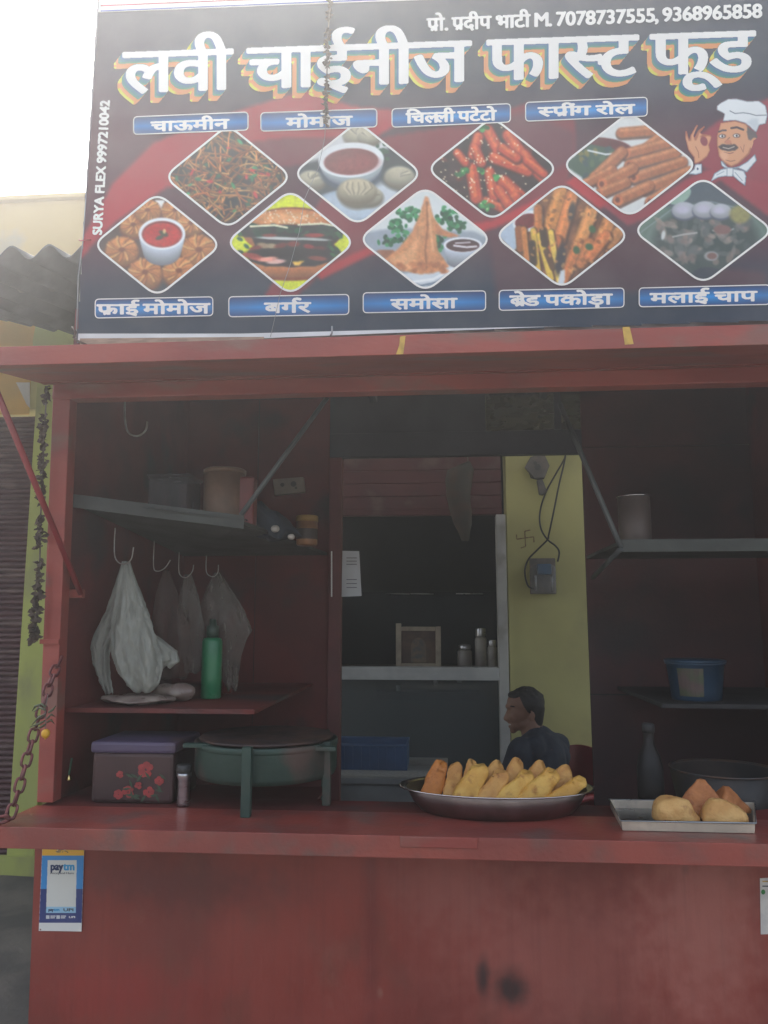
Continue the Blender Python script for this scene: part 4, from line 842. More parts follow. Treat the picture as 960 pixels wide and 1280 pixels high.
both('poly', Z([(342,1010),(380,938),(450,892),(510,880),(510,955),(420,968)]), WH, .5); both('poly', Z([(578,885),(690,908),(716,960),(706,1055),(640,1008),(584,955)]), WH, .5); both('poly', Z([(515,872),(575,872),(572,962),(518,962)]), WH, .5)
p.line(Z([(400,950),(480,910)]), .8, WHS); p.line(Z([(600,920),(680,1010)]), .9, WHS)
both('poly', Z([(90,680),(60,560),(56,470),(72,462),(100,570),(112,520),(180,400),(200,408),(140,520),(150,560),(200,460),(268,410),(272,425),(210,500),(190,550),(240,500),(330,510),(350,530),(320,620),(330,680),(300,750),(240,800),(200,820),(160,830),(150,760)]), SKD, .5)
both('poly', Z([(98,670),(68,560),(66,490),(94,580),(122,575),(120,525),(184,412),(150,520),(160,575),(180,570),(212,482),(240,505),(215,540),(320,522),(338,540),(308,620),(320,680),(290,740),(232,788),(196,808),(166,815),(158,750)]), SK, .6)
p.ell(*Z([(262,580)])[0], 4.4, 6, (146,60,70), -20, .3); p.line(Z([(170,640),(200,700),(205,760)]), .9, SKD)
both('poly', Z([(160,830),(240,822),(242,930),(180,950),(80,945),(150,880)]), (110,130,150), .6); both('poly', Z([(168,840),(230,832),(232,922),(180,938),(100,935),(160,885)]), WH, .6); p.ell(*Z([(192,882)])[0], 1.2, 1.6, (80,100,130), 0, .3)
mask = blur(q.C[..., 0], 1); me = field_mesh('printed_cook', mask, (855, 118), 1.6, YS-.0016, .5, colfn=lambda px, py, V: p.C[np.clip(V[:, 1].round().astype(int), 0, p.C.shape[0]-1), np.clip(V[:, 0].round().astype(int), 0, p.C.shape[1]-1)])
obj('printed_cook', me, VM, sign)

# things tied to the sign
M_wire = mat('thin_grey_wire', (.35,.35,.36), .5, metal=.4); M_rope = mat('dusty_cord', (.16,.13,.12), .9)
M_dead = mat('dried_leaf', (.075,.055,.048), .9, c2=(.12,.09,.07), ns=40)
tw = thing('tie_wire', 'thin wire running down the left edge of the signboard', 'wire', P(98, 360, YS))
obj('wire', MB().tube([P(124,-20,YS-.006), P(113,160,YS-.012), P(104,300,YS-.008), P(98,345,YS-.016), P(96,405,YS-.012), P(95,424,YS-.006)], .0022, 6), M_wire, tw, smooth=True)
obj('knot', MB().tube([P(90,409,YS-.02), P(95,415,YS-.03), P(92,422,YS-.02), P(97,426,YS-.025), P(110,432,YS-.02)], .004, 6), M_dead, tw, smooth=True)
obj('red_tie', MB().tube([P(99,300,YS-.008), P(101,301,YS-.012), P(106,300,YS-.012), P(114,300,YS-.008)], .0025, 6), mat('red_wire', (.4,.06,.06), .5), tw, smooth=True)
def leaf(m, c, L, wd, d, up):
    d = Vector(d).normalized(); s = d.cross(Vector(up)).normalized(); nrm = s.cross(d); c = Vector(c)
    m.add([c, c+d*L*.3+s*wd+nrm*.15*L, c+d*L*.7+s*wd*.8-nrm*.1*L, c+d*L, c+d*L*.7-s*wd*.8+nrm*.12*L, c+d*L*.3-s*wd-nrm*.05*L, c+d*L*.5-nrm*.12*L],
          [(0,1,6),(1,2,6),(2,3,6),(3,4,6),(4,5,6),(5,0,6)])
def garland(name, label, path, nleaf, L, wd, knots, group=None):
    g_ = thing(name, label, 'garland', path[0]); obj('cord', MB().tube(path, .0025, 6), M_rope, g_, smooth=True); m = MB(); R_ = random.Random(len(path)*7+nleaf)
    seg = [(Vector(path[i]), Vector(path[i+1])) for i in range(len(path)-1)]
    for i in range(nleaf):
        u = (i+R_.random())/nleaf
        if any(a < u < b for a, b in knots): continue
        a, b = seg[min(len(seg)-1, int(u*len(seg)))]; c = a.lerp(b, (u*len(seg)) % 1)
        d = (R_.uniform(-1,1), R_.uniform(-1,.4), R_.uniform(-1.3,.5)); leaf(m, c, L*R_.uniform(.5,1.2), wd*R_.uniform(.5,1.2), d, (R_.uniform(-1,1), R_.uniform(-1,1), R_.uniform(-1,1)))
    tag(obj('dried_leaves', m, M_dead, g_), kind='stuff'); return g_
garland('dried_garland', 'dried brown leaf string hanging over the middle of the signboard title', [P(x, y, YS-.02) for x, y in ((412,-30),(413,8),(410,40),(409,80),(408,118),(407,154))], 230, .019, .0065, [(.30,.36),(.62,.68)])
sw = thing('loose_wire', 'thin loose wire hanging over the burger picture on the signboard', 'wire', P(372, 300, YS))
obj('wire', MB().tube([P(x, y, YS-.010) for x, y in ((407,150),(406,172),(398,210),(381,248),(374,290),(363,330),(350,368),(343,400),(338,421))], .0009, 6), M_wire, sw, smooth=True)
obj('hook', MB().tube([P(415,408,YS-.02), P(415,416,YS-.03), P(413,420,YS-.025)], .003, 6), M_wire, sw, smooth=True)

# garland hanging beside the left post
garland('dried_garland', 'long dried leaf garland hanging down between the maroon shutter and the left kiosk post', [P(x, y, 2.36) for x, y in ((59,484),(55,540),(54,590),(51,640),(50,690),(48,740),(44,780),(42,800))], 380, .025, .009, [(.05,.09),(.40,.43),(.555,.60),(.20,.215)])
# ================================================================== things on and in the kiosk
# ---- chain holding the counter flap
M_chain = mat('painted_chain', (.19,.055,.055), .5, metal=.3, c2=(.11,.035,.035), ns=30, bump=.4, bs=120)
ch = thing('flap_chain', 'red painted steel chain holding up the left end of the counter flap', 'chain', P(12, 1022, 2.16))
cpt = [P(-6,1027,2.155), P(12,1022,2.165), P(22,992,2.19), P(31,958,2.22), P(42,918,2.26), P(52,888,2.29), P(60,862,2.33), P(68,840,2.37), P(76,822,2.41)]
cum = [0]
for a, b_ in zip(cpt[:-1], cpt[1:]): cum.append(cum[-1]+(b_-a).length)
nl = 15
def along(s):
    for i in range(len(cpt)-1):
        if s <= cum[i+1] or i == len(cpt)-2: return cpt[i].lerp(cpt[i+1], (s-cum[i])/(cum[i+1]-cum[i])), (cpt[i+1]-cpt[i]).normalized()
Lk = cum[-1]/nl; lm = None
for i in range(nl):
    c, d = along((i+.5)*Lk); hl, hw = Lk*.72, .0125; pts = []
    for k in range(20):
        t = 2*pi*k/20; x = cos(t); y = sin(t); pts.append((hw*y*(1 if abs(x) < .9 else .95), 0, (hl-hw)*(1 if x > 0 else -1)*min(1, abs(x)*2.2)*.9+hw*x*.6))
    if lm is None: lm = obj('link', MB().tube(pts, .0042, 8, True), M_chain, None, smooth=True)
    o = lm if i == 0 else lm.copy()
    if i: COL.objects.link(o)
    rot = d.to_track_quat('Z', 'Y').to_matrix() @ Matrix.Rotation(radians(38 if i % 2 else -52)+.15*sin(i*2.3), 3, 'Z')
    o.parent = ch; o.matrix_parent_inverse = Matrix.Translation(-Vector(ch.location)); o.location = c; o.rotation_euler = rot.to_euler()
# ---- lemon and chillies
lc = thing('lemon_charm', 'yellow lemon with curled green chillies tied to the chain', 'charm', P(57, 917, 2.24))
M_lem = mat('lemon_skin', (.72,.42,.03), .5, c2=(.62,.33,.02), ns=14, bump=.2, bs=200)
c = P(57, 917, 2.235); m = MB(); m.ell(c, (.0125,.0125,.0135), 18); m.ell(c+Vector((0,0,-.0135)), (.003,.003,.004), 8); obj('lemon', m, M_lem, lc, smooth=True)
M_chil = mat('drying_green_chilli', (.07,.09,.045), .45, c2=(.10,.05,.03), ns=18)
for q in ([(57,888),(50,884),(42,890)],[(56,893),(48,897),(40,906)],[(58,899),(64,893),(69,896)],[(57,884),(52,880),(44,883),(40,889)],[(60,891),(66,887),(70,882)],[(56,901),(48,905),(37,909)],[(58,903),(64,900),(68,905)],[(57,905),(51,909),(44,911)]):
    ps = [P(x, y, 2.235+.008*i) for i, (x, y) in enumerate(q)]; obj('chilli', MB().tube([ps[0]]+[ps[0].lerp(ps[1], .5)]+ps[1:], [.0025,.0035]+[.0035]*(len(ps)-2)+[.0008], 8), M_chil, lc, smooth=True)
obj('thread', MB().tube([P(60,868,2.28), P(57,885,2.24), c], .0012, 6), M_rope, lc)

# ---- payment sticker
def sticker():
    p = Paint(49, 1056, 106, 1166, 3, (36,54,120))
    p.poly([(40,1050),(110,1050),(110,1111),(40,1111)], (40,136,206)); p.poly([(40,1050),(110,1050),(110,1069.5),(40,1069.5)], (232,178,44)); p.poly([(40,1153.6),(110,1153.6),(110,1170),(40,1170)], (222,222,220))
    for i in range(26):
        x = 76+U_(-6,8); y = 1062+U_(-3,3.4); p.line([(x, y), (x+U_(-2,3), y+U_(-1,1))], .9, RR.choice([(60,60,70),(230,230,220),(80,90,110)]))
    for x in (61,63.5,66,84,87,90,93): p.line([(x,1058),(x+.6,1061.5)], .6, (160,110,50)); 
    p.poly([(59.6,1075),(96,1075),(94.6,1141),(57.6,1141)], (214,216,212)); p.poly([(57.8,1133.5),(95,1133.5),(94.7,1141),(57.5,1141)], (150,196,224))
    for x, w_ in ((57.5,4.4),(70.5,4.4)): p.poly([(x,1144),(x+w_,1144),(x+w_,1148.4),(x,1148.4)], (206,210,214))
    p.ell(50.6, 1162, 1, 1, (120,60,60)); return p
px4 = [(53,1056.5),(105.4,1056.5),(101.8,1164.4),(48.4,1163.6)]
st = sticker(); stick = obj('payment_sticker', st.mesh('payment_sticker', YP-.0045, px4), vmat('sticker_print', .35, .5))
stick['label'] = 'blue and yellow payment sticker on the left end of the red counter front'; stick['category'] = 'sticker'
obj('sticker_paper', MB().prism([P(x, y, YP-.0040) for x, y in px4], (0,.0012,0)), M_border, stick)
M_navy = mat('navy_print', (.02,.04,.12), .5); M_cyan = mat('cyan_print', (.03,.35,.68), .5); M_ink = mat('grey_print', (.10,.11,.13), .5)
YT = YP-.0045
lettering(['pay'], 63, 78.6, 1087.6, 0, 9.5, M_navy, stick, Y=YT, dy=.0005, dil=(.55,.35), res=5, capdiv=.69)
lettering(['tm'], 79.4, 92.6, 1087.6, 0, 9.5, M_cyan, stick, Y=YT, dy=.0005, dil=(.55,.35), res=5, capdiv=.69)
lettering(['Accepted', .25, 'Here'], 62.5, 92.5, 1092.6, 0, 2.6, M_ink, stick, Y=YT, dy=.0005, dil=(.1,.05), res=7, capdiv=.69)
lettering(['pay'], 60.5, 67, 1138.8, 0, 3.6, M_navy, stick, Y=YT, dy=.0005, dil=(.25,.1), res=7, capdiv=.69)
lettering(['tm'], 67.4, 74, 1138.8, 0, 3.6, M_cyan, stick, Y=YT, dy=.0005, dil=(.25,.1), res=7, capdiv=.69)
lettering(['UPI'], 79, 91.5, 1139, 0, 3.6, M_ink, stick, Y=YT, dy=.0005, dil=(.25,.1), res=7, capdiv=.69)
lettering(['UPI'], 86, 93.6, 1147.6, 0, 2.6, M_letter, stick, Y=YT, dy=.0005, dil=(.1,.05), res=7, capdiv=.69)
for i in range(2):
    for x in (63, 76): obj('small_print', MB().prism([P(x, 1144.6+i*2.2, YT-.0004), P(x+6.5-i, 1144.6+i*2.2, YT-.0004), P(x+6.5-i, 1145.6+i*2.2, YT-.0004), P(x, 1145.6+i*2.2, YT-.0004)], (0,-.0002,0)), M_letter, stick)
ws = obj('notice_sticker', MB().prism([P(x, y, YP-.002) for x, y in ((950,1098),(985,1096),(987,1167),(951,1168))], (0,.001,0)), mat('white_sticker', (.72,.70,.66), .5, c2=(.62,.6,.58), ns=30))
tag(ws, 'white notice sticker cut by the right edge of the photo on the red counter front', 'sticker')
for y in (1101, 1107): obj('sticker_line', MB().prism([P(953, y, YP-.0025), P(980, y, YP-.0025), P(980, y+1.5, YP-.0025), P(953, y+1.5, YP-.0025)], (0,-.0003,0)), M_ink if y > 1102 else M_tape, ws)
obj('sticker_logo', MB().prism([P(954+2.6*cos(t), 1115+3.2*sin(t), YP-.0025) for t in np.linspace(0, 2*pi, 14)[:-1]], (0,-.0003,0)), mat('green_print', (.05,.3,.08), .5), ws)

# ---- food trays
def noisy(me_pts, amp, sc, seed=0):
    return [Vector(p)+Vector((mnoise.noise(Vector(p)*sc+Vector((seed,0,0))), mnoise.noise(Vector(p)*sc+Vector((0,seed,5))), mnoise.noise(Vector(p)*sc+Vector((3,0,seed)))))*amp for p in me_pts]
M_thali = mat('scuffed_steel', (.27,.23,.23), .36, metal=1, c2=(.20,.17,.17), ns=10, bump=.06, bs=150)
M_rim = mat('polished_steel_rim', (.75,.76,.78), .18, metal=1, c2=(.6,.6,.62), ns=12)
tc_ = P(620, 1000, 2.44); cx, cy = tc_.x, 2.44; hw = 115*S(2.44); zb_ = Z0+.001; zr_ = Z0+.075
tr = thing('serving_tray', 'oval steel tray piled with yellow fritters on the red counter', 'tray', (cx, cy, Z0)); SYR = .58
obj('dish', MB().lathe([(hw*.74,0),(hw*.78,.004),(hw*.86,.03),(hw*.93,.068),(hw*.925,.069),(hw*.85,.034),(hw*.76,.008),(hw*.1,.006)], (cx,cy,zb_), 72, 1, SYR), M_thali, tr, smooth=True)
obj('rim', MB().lathe([(hw*.925,.068),(hw*.97,.072),(hw,.074),(hw*1.004,.071),(hw*.97,.069),(hw*.93,.0655)], (cx,cy,zb_), 72, 1, SYR, cap=False), M_rim, tr, smooth=True)
def fry_mat(name, c, c2, d):
    return mat(name, c, .55, c2=c2, ns=22, nd=6, bump=1, bs=90, dirt=d, dirt_s=38, dirt_lo=.56, dirt_hi=.8, spec=.35)
FM = [fry_mat('fried_batter_yellow', (.74,.45,.11), (.62,.33,.07), (.38,.15,.035)), fry_mat('fried_batter_golden', (.66,.36,.11), (.54,.26,.075), (.30,.11,.03)), fry_mat('fried_batter_orange', (.58,.22,.05), (.48,.17,.045), (.28,.09,.03))]
def fritter(base, tip, Yb, Yt, wpx, mi, label, seed):
    fr_ = Yb < 2.3; Yb, Yt = (2.385, 2.425) if fr_ else (2.455, 2.50); A = P(base[0], base[1], Yb); B = P(tip[0], tip[1]-1, Yt); ax = (B-A); L = ax.length; ax.normalize(); w_ = wpx*S(Yb)/2*1.0
    s = ax.cross(Vector((0, 1, 0))).normalized(); d = ax.cross(s).normalized(); rg = []; n = 26; M_ = 22
    A = A - ax*.035
    L += .035
    for i in range(M_+1):
        t = i/M_; prof = 1-.40*t; prof *= sqrt(max(0, 1-max(0, (t-.86)/.14)**2.6))*sqrt(max(0, 1-max(0, (.08-t)/.08)**2)); prof *= 1+.06*sin(t*11+seed)
        prof = max(prof, .03); r_ = []
        for k in range(n):
            a = 2*pi*k/n; ca, sa = cos(a), sin(a); e = .62; x = abs(ca)**e*(1 if ca > 0 else -1); y = abs(sa)**e*(1 if sa > 0 else -1)
            p_ = A+ax*(L*t)+s*(x*w_*prof)+d*(y*w_*.62*prof)+ax*(.010*sin(a*2+seed)*(t if t > .8 else 0)); r_.append(p_)
        rg.append(r_)
    m = MB().rings(rg); vv = noisy(noisy(noisy(m.v, .0035, 17, seed), .0022, 60, seed), .0012, 160, seed)
    for p_ in vv:
        p_.z = max(p_.z, Z0+.012); f_ = min(.93, .72+.2*(p_.z-Z0)/.07); q_ = max(.0, 1-((p_.x-cx)/(hw*f_))**2)
        p_.y = max(p_.y, cy-SYR*hw*f_*sqrt(q_)+.008)
    m.v = [tuple(q) for q in vv]
    o = obj('fritter', m, FM[mi], smooth=True); tag(o, label, 'fritter', 'fried fritters heaped in the oval tray'); return o
FR = [((538,994),(552,954),2.33,2.40,30,2,'deep orange fritter at the far left of the oval tray'),
 ((566,990),(570,956),2.38,2.44,25,1,'upright fritter second from the left behind the big pale one'),
 ((586,982),(589,953),2.46,2.50,20,1,'small back fritter peeking between the second and the big pale one'),
 ((580,999),(603,959),2.25,2.29,34,0,'big pale yellow fritter with a crusty tip near the left front of the tray'),
 ((609,985),(623,955),2.44,2.49,24,1,'short back fritter behind the golden front one left of the tray centre'),
 ((611,1000),(628,967),2.23,2.27,32,1,'golden front fritter just right of the big pale one'),
 ((634,990),(648,952),2.38,2.44,28,1,'tallest back fritter in the middle of the tray'),
 ((632,1003),(661,969),2.22,2.27,30,0,'yellow fritter leaning right with a notched tip at the front middle'),
 ((661,988),(678,956),2.39,2.44,28,1,'broad back fritter right of the tallest one'),
 ((660,1005),(693,966),2.22,2.26,34,0,'largest yellow fritter leaning right with a lumpy top'),
 ((692,992),(710,961),2.36,2.40,32,1,'rounded orange fritter at the right end of the back row'),
 ((694,1003),(729,976),2.24,2.27,26,0,'last yellow fritter lying low at the right front of the tray')]
for i, f_ in enumerate(FR): fritter(*f_, i*3+1)

# samosas: soft three sided pyramids
def softpoly(c, planes, s, p_, seed, amp=.006, n=40, squash=(1,1,1), rz=0):
    c = Vector(c); rg = []; N_ = [(Vector(a).normalized(), h) for a, h in planes]; R_ = Matrix.Rotation(rz, 3, 'Z')
    for i in range(1, n//2+1):
        a = pi*i/(n//2+1); r_ = []
        for k in range(n):
            d = Vector((sin(a)*cos(2*pi*k/n), sin(a)*sin(2*pi*k/n), -cos(a)))
            q = sum(max(0, d.dot(nn)/h)**p_ for nn, h in N_); r = q**(-1/p_); v = d*r*s; v = Vector((v.x*squash[0], v.y*squash[1], v.z*squash[2])); r_.append(c+R_@v)
        rg.append(r_)
    m = MB().rings(rg); m.v = [tuple(q) for q in noisy(noisy(m.v, amp, 26, seed), amp*.25, 110, seed)]; return m
PYR = [((0,0,-1),.5)]+[((cos(t),sin(t),.42),.55) for t in (radians(-90), radians(30), radians(150))]
s0, s1, s2, s3 = PZ(777,1038.5,Z0), PZ(945,1043,Z0), PZ(928,1008,Z0), PZ(762,1004,Z0)
s0.y = s1.y = (s0.y+s1.y)/2; x0, x1 = s0.x, P(944.5, 1038, s0.y).x; y0 = s0.y; y1 = PZ(762,1001,Z0+.024).y
M_alu = mat('worn_aluminium', (.66,.58,.46), .45, metal=.25, c2=(.52,.45,.36), ns=9, bump=.12, bs=90, dirt=(.30,.26,.22), dirt_s=10)
M_alui = mat('tray_inner_steel', (.36,.38,.40), .3, metal=1, c2=(.26,.28,.29), ns=6, bump=.08)
st_ = thing('samosa_tray', 'shallow rectangular metal tray of samosas at the right end of the counter', 'tray', ((x0+x1)/2, (y0+y1)/2, Z0))
h = .027; m = MB(); xb0, xb1 = P(762, 1000, y1).x, P(930, 1000, y1).x
def ringq(z, o): return [Vector((x0-o, y0-o, z)), Vector((x1+o, y0-o, z)), Vector((xb1+.03+o, y1+o, z)), Vector((xb0-o, y1+o, z))]
m.rings([ringq(Z0+.001, -.002), ringq(Z0+h, 0), ringq(Z0+h, -.003), ringq(Z0+.004, -.005)], True); obj('pan', m, M_alu, st_, bevel=.0008)
obj('inner_sheet', MB().prism(ringq(Z0+.0046, -.008), (0,0,.0008)), M_alui, st_)
q = ringq(Z0+h+.001, .0015); obj('rolled_rim', MB().tube(q, .0026, 8, True), M_alui, st_, smooth=True)
q = ringq(Z0+.006, -.007); obj('front_lining', MB().prism([q[0]+Vector((0,.001,0)), q[1]+Vector((0,.001,0)), q[1]+Vector((0,.001,h-.008)), q[0]+Vector((0,.001,h-.008))], (0,.001,0)), M_alui, st_)
SM = [fry_mat('samosa_pale_crust', (.66,.40,.15), (.56,.30,.10), (.36,.15,.05)), fry_mat('samosa_brown_crust', (.50,.20,.07), (.38,.14,.05), (.25,.08,.03))]
PIL = [((0,0,-1),.42),((-1,0,.15),.78),((-.12,0,1),.52),((.75,0,.62),.60),((0,-1,.35),.55),((0,1,.25),.55),((1,0,-.2),1.0)]
OVL = [((0,0,-1),.40),((-.7,0,.75),.60),((.45,0,.85),.52),((1,0,0),.95),((-1,0,-.1),.80),((0,-1,.35),.52),((0,1,.3),.52)]
def samosa(c, s, rz, seed, label, sq, mi=0, tip=0):
    m = softpoly(c, PIL if tip == 1 else OVL if tip == 2 else PYR, s, 5, seed, .006, 44, sq, rz); o = obj('samosa', m, SM[mi], smooth=True); tag(o, label, 'samosa', 'samosas in the rectangular tray')
c = P(843, 1010, 2.33); samosa((c.x, 2.33, Z0+.006+.42*.075), .075, radians(8), 2, 'pale plump samosa on its own at the left of the rectangular tray', (.95,.85,1), 0, 1)
c = P(901, 1012, 2.32); samosa((c.x, 2.32, Z0+.006+.40*.072), .072, radians(-6), 5, 'pale rounded samosa at the right front of the rectangular tray', (1,.85,1), 0, 2)
c = P(878, 1005, 2.40); samosa((c.x, 2.40, Z0+.008+.5*.074*.88), .074, radians(-14), 9, 'brown pointed samosa behind the two pale ones', (1.0,.75,.88), 1)
c = P(908, 1005, 2.41); samosa((c.x, 2.41, Z0+.005+.5*.07*.78), .070, radians(45), 13, 'brown samosa half hidden at the back right of the rectangular tray', (1.1,.75,.78), 1)

# ---- counter things on the left
M_tin = mat('lavender_tin_paint', (.085,.065,.12), .45, c2=(.065,.05,.085), ns=4, dirt=(.08,.05,.05), dirt_s=5)
a, b_ = P(110, 1001, 2.44), P(218, 1001, 2.44); top = P(160, 941, 2.44).z; lt = P(160, 927, 2.44).z
tn = thing('flowered_tin', 'square tin box printed with red flowers under a lavender lid', 'tin', ((a.x+b_.x)/2, 2.56, Z0))
obj('tin_body', MB().box(a.x+.006, b_.x-.006, 2.44, 2.68, Z0+.0005, top), mat('brown_tin_paint', (.07,.033,.033), .5, c2=(.05,.026,.026), ns=5), tn, bevel=.012)
obj('lid', MB().box(a.x, b_.x, 2.434, 2.686, top-.002, lt), M_tin, tn, bevel=.010)
m1 = MB(); m2 = MB(); q = random.Random(3)
def petal(m, x, z, r, n=6, dy=0):
    for i in range(n):
        t = 2*pi*i/n+q.random(); c_ = (x+r*.55*cos(t), z+r*.55*sin(t)); m.prism([(c_[0]+r*.5*cos(u), 2.4392-dy-.0001*i, c_[1]+r*.42*sin(u)) for u in np.linspace(0, 2*pi, 9)[:-1]], (0,-.00005,0))
for px, py, r in ((182,962,.026),(186,990,.018),(199,976,.015),(160,990,.020),(150,968,.012),(173,982,.012),(148,993,.016)):
    c = P(px, py, 2.439); petal(m1, c.x, c.z, r, 6, q.random()*.001)
for i in range(16):
    c = P(160+q.uniform(-6,44), 984+q.uniform(-16,14), 2.439); t = q.uniform(0, pi); L = .016
    m2.prism([(c.x-L*cos(t), 2.4378, c.z-L*sin(t)), (c.x+.004*sin(t), 2.4378, c.z-.004*cos(t)), (c.x+L*cos(t), 2.4378, c.z+L*sin(t)), (c.x-.004*sin(t), 2.4378, c.z+.004*cos(t))], (0,-.0001-.00008*i,0))
tag(obj('flower_print', m1, mat('flower_red_print', (.38,.05,.05), .5, c2=(.28,.04,.04), ns=60), tn), kind='stuff'); tag(obj('leaf_print', m2, mat('leaf_green_print', (.07,.12,.07), .5), tn), kind='stuff')
a = P(229, 1001, 2.43); fk = thing('steel_bottle', 'small steel bottle between the flowered tin and the green stove', 'bottle', (a.x, 2.43, Z0)); r = 9*S(2.43)
hh = P(229, 955, 2.43).z-Z0
obj('body', MB().lathe([(r*.8,0),(r*.85,.004),(r*.8,hh*.62),(r*.98,hh*.72),(r*.98,hh*.8)], (a.x,2.43,Z0+.0005), 24), M_steel, fk, smooth=True)
obj('cap', MB().lathe([(r*1.05,hh*.802),(r*1.08,hh*.82),(r*1.08,hh*.97),(r*.9,hh)], (a.x,2.43,Z0+.0005), 24), mat('black_plastic', (.03,.03,.03), .4), fk, smooth=True)

# green stove
M_grn = mat('green_stove_enamel', (.024,.056,.043), .55, c2=(.018,.042,.034), ns=4, nd=7, bump=.2, dirt=(.09,.06,.05), dirt_s=5, dirt_lo=.5, dirt_hi=.7)
c = P(333, 960, 2.56); R0 = 86*S(2.56); stv = thing('griddle_stove', 'round green iron griddle stove with square legs on the counter behind the post', 'stove', (c.x, 2.56, Z0))
zt = P(333, 936, 2.35).z; zbt = P(333, 984, 2.35).z
obj('drum', MB().lathe([(R0*.9,zbt),(R0*.97,zbt+.004),(R0,zbt+.02),(R0,zt-.01),(R0*1.01,zt),(R0*.97,zt+.001),(R0*.96,zt-.02),(R0*.3,zt-.05)], (c.x,2.56,0), 64), M_grn, stv, smooth=True)
obj('band', MB().lathe([(R0*1.003,zt-.018),(R0*1.012,zt-.016),(R0*1.012,zt-.002),(R0*1.003,zt)], (c.x,2.56,0), 64, cap=False), M_grn, stv, smooth=True)
l0, l1 = P(300.5, 1017, 2.30), P(312.5, 1017, 2.30)
obj('leg', MB().box(l0.x, l1.x, 2.296, 2.320, Z0+.0005, zt+.012), M_grn, stv, bevel=.002)
l0, l1 = P(403, 1000, 2.47), P(413, 1000, 2.47); obj('leg', MB().box(l0.x, l1.x, 2.46, 2.485, Z0+.0005, zt+.004), M_grn, stv, bevel=.002)
for dx in (-.17, .15): obj('leg', MB().box(c.x+dx, c.x+dx+.025, 2.75, 2.775, .861, zt), M_grn, stv, bevel=.002)
b0, b1 = P(231, 931, 2.42), P(272, 931, 2.42); obj('handle_bar', MB().box(b0.x, b1.x+.03, 2.40, 2.425, b0.z-.006, b0.z+.007), M_grn, stv, bevel=.002)
b0, b1 = P(385, 935, 2.44), P(421, 935, 2.44); obj('handle_bar', MB().box(b0.x, b1.x, 2.42, 2.445, b0.z-.006, b0.z+.007), M_grn, stv, bevel=.002)
obj('griddle', MB().lathe([(R0*.93,zt+.002),(R0*.95,zt+.008),(R0*.93,zt+.012),(R0*.4,zt+.004)], (c.x,2.56,0), 48), mat('black_iron_griddle', (.05,.035,.035), .5, metal=.4, c2=(.09,.05,.04), ns=12, bump=.3), stv, smooth=True)
# small brass bell that gives the glint near the left wall
c = P(86, 972, 2.50); bl = thing('brass_bell', 'tiny brass ornament glinting on the inner left wall near the flowered tin', 'ornament', c)
obj('bell', MB().lathe([(.010,-.008),(.011,-.006),(.006,.006),(.002,.010)], c, 16), mat('brass', (.8,.62,.25), .2, metal=1), bl, smooth=True)
obj('cord', MB().tube([c+Vector((0,0,.009)), c+Vector((.002,.01,.06))], .0035, 6), mat('green_cord', (.06,.12,.07), .8), bl)

# ---- plastic bags hanging from hooks
def bag_mat(name, c, al):
    m = bpy.data.materials.new(name); m.use_nodes = True; n = m.node_tree.nodes; L = m.node_tree.links.new; b = n['Principled BSDF']
    b.inputs['Base Color'].default_value = (*c, 1); b.inputs['Roughness'].default_value = .35
    tr_ = n.new('ShaderNodeBsdfTranslucent'); tr_.inputs[0].default_value = (*c, 1); mx = n.new('ShaderNodeMixShader'); mx.inputs[0].default_value = .35
    tp = n.new('ShaderNodeBsdfTransparent'); mx2 = n.new('ShaderNodeMixShader')
    tc = n.new('ShaderNodeTexCoord'); nz = n.new('ShaderNodeTexNoise'); nz.inputs['Scale'].default_value = 16; nz.inputs['Detail'].default_value = 6
    mp = n.new('ShaderNodeMapping'); mp.inputs['Scale'].default_value = (1.6,1.6,.5); L(tc.outputs['Object'], mp.inputs[0]); L(mp.outputs[0], nz.inputs[0])
    mr = n.new('ShaderNodeMapRange'); mr.inputs[1].default_value = .3; mr.inputs[2].default_value = .7; mr.inputs[3].default_value = al-.22; mr.inputs[4].default_value = min(1, al+.14); L(nz.outputs[0], mr.inputs[0])
    bp = n.new('ShaderNodeBump'); bp.inputs['Strength'].default_value = .9; bp.inputs['Distance'].default_value = .01; L(nz.outputs[0], bp.inputs['Height']); L(bp.outputs[0], b.inputs['Normal'])
    L(b.outputs[0], mx.inputs[1]); L(tr_.outputs[0], mx.inputs[2]); L(tp.outputs[0], mx2.inputs[1]); L(mx.outputs[0], mx2.inputs[2]); L(mr.outputs[0], mx2.inputs[0])
    L(mx2.outputs[0], n['Material Output'].inputs['Surface']); return m
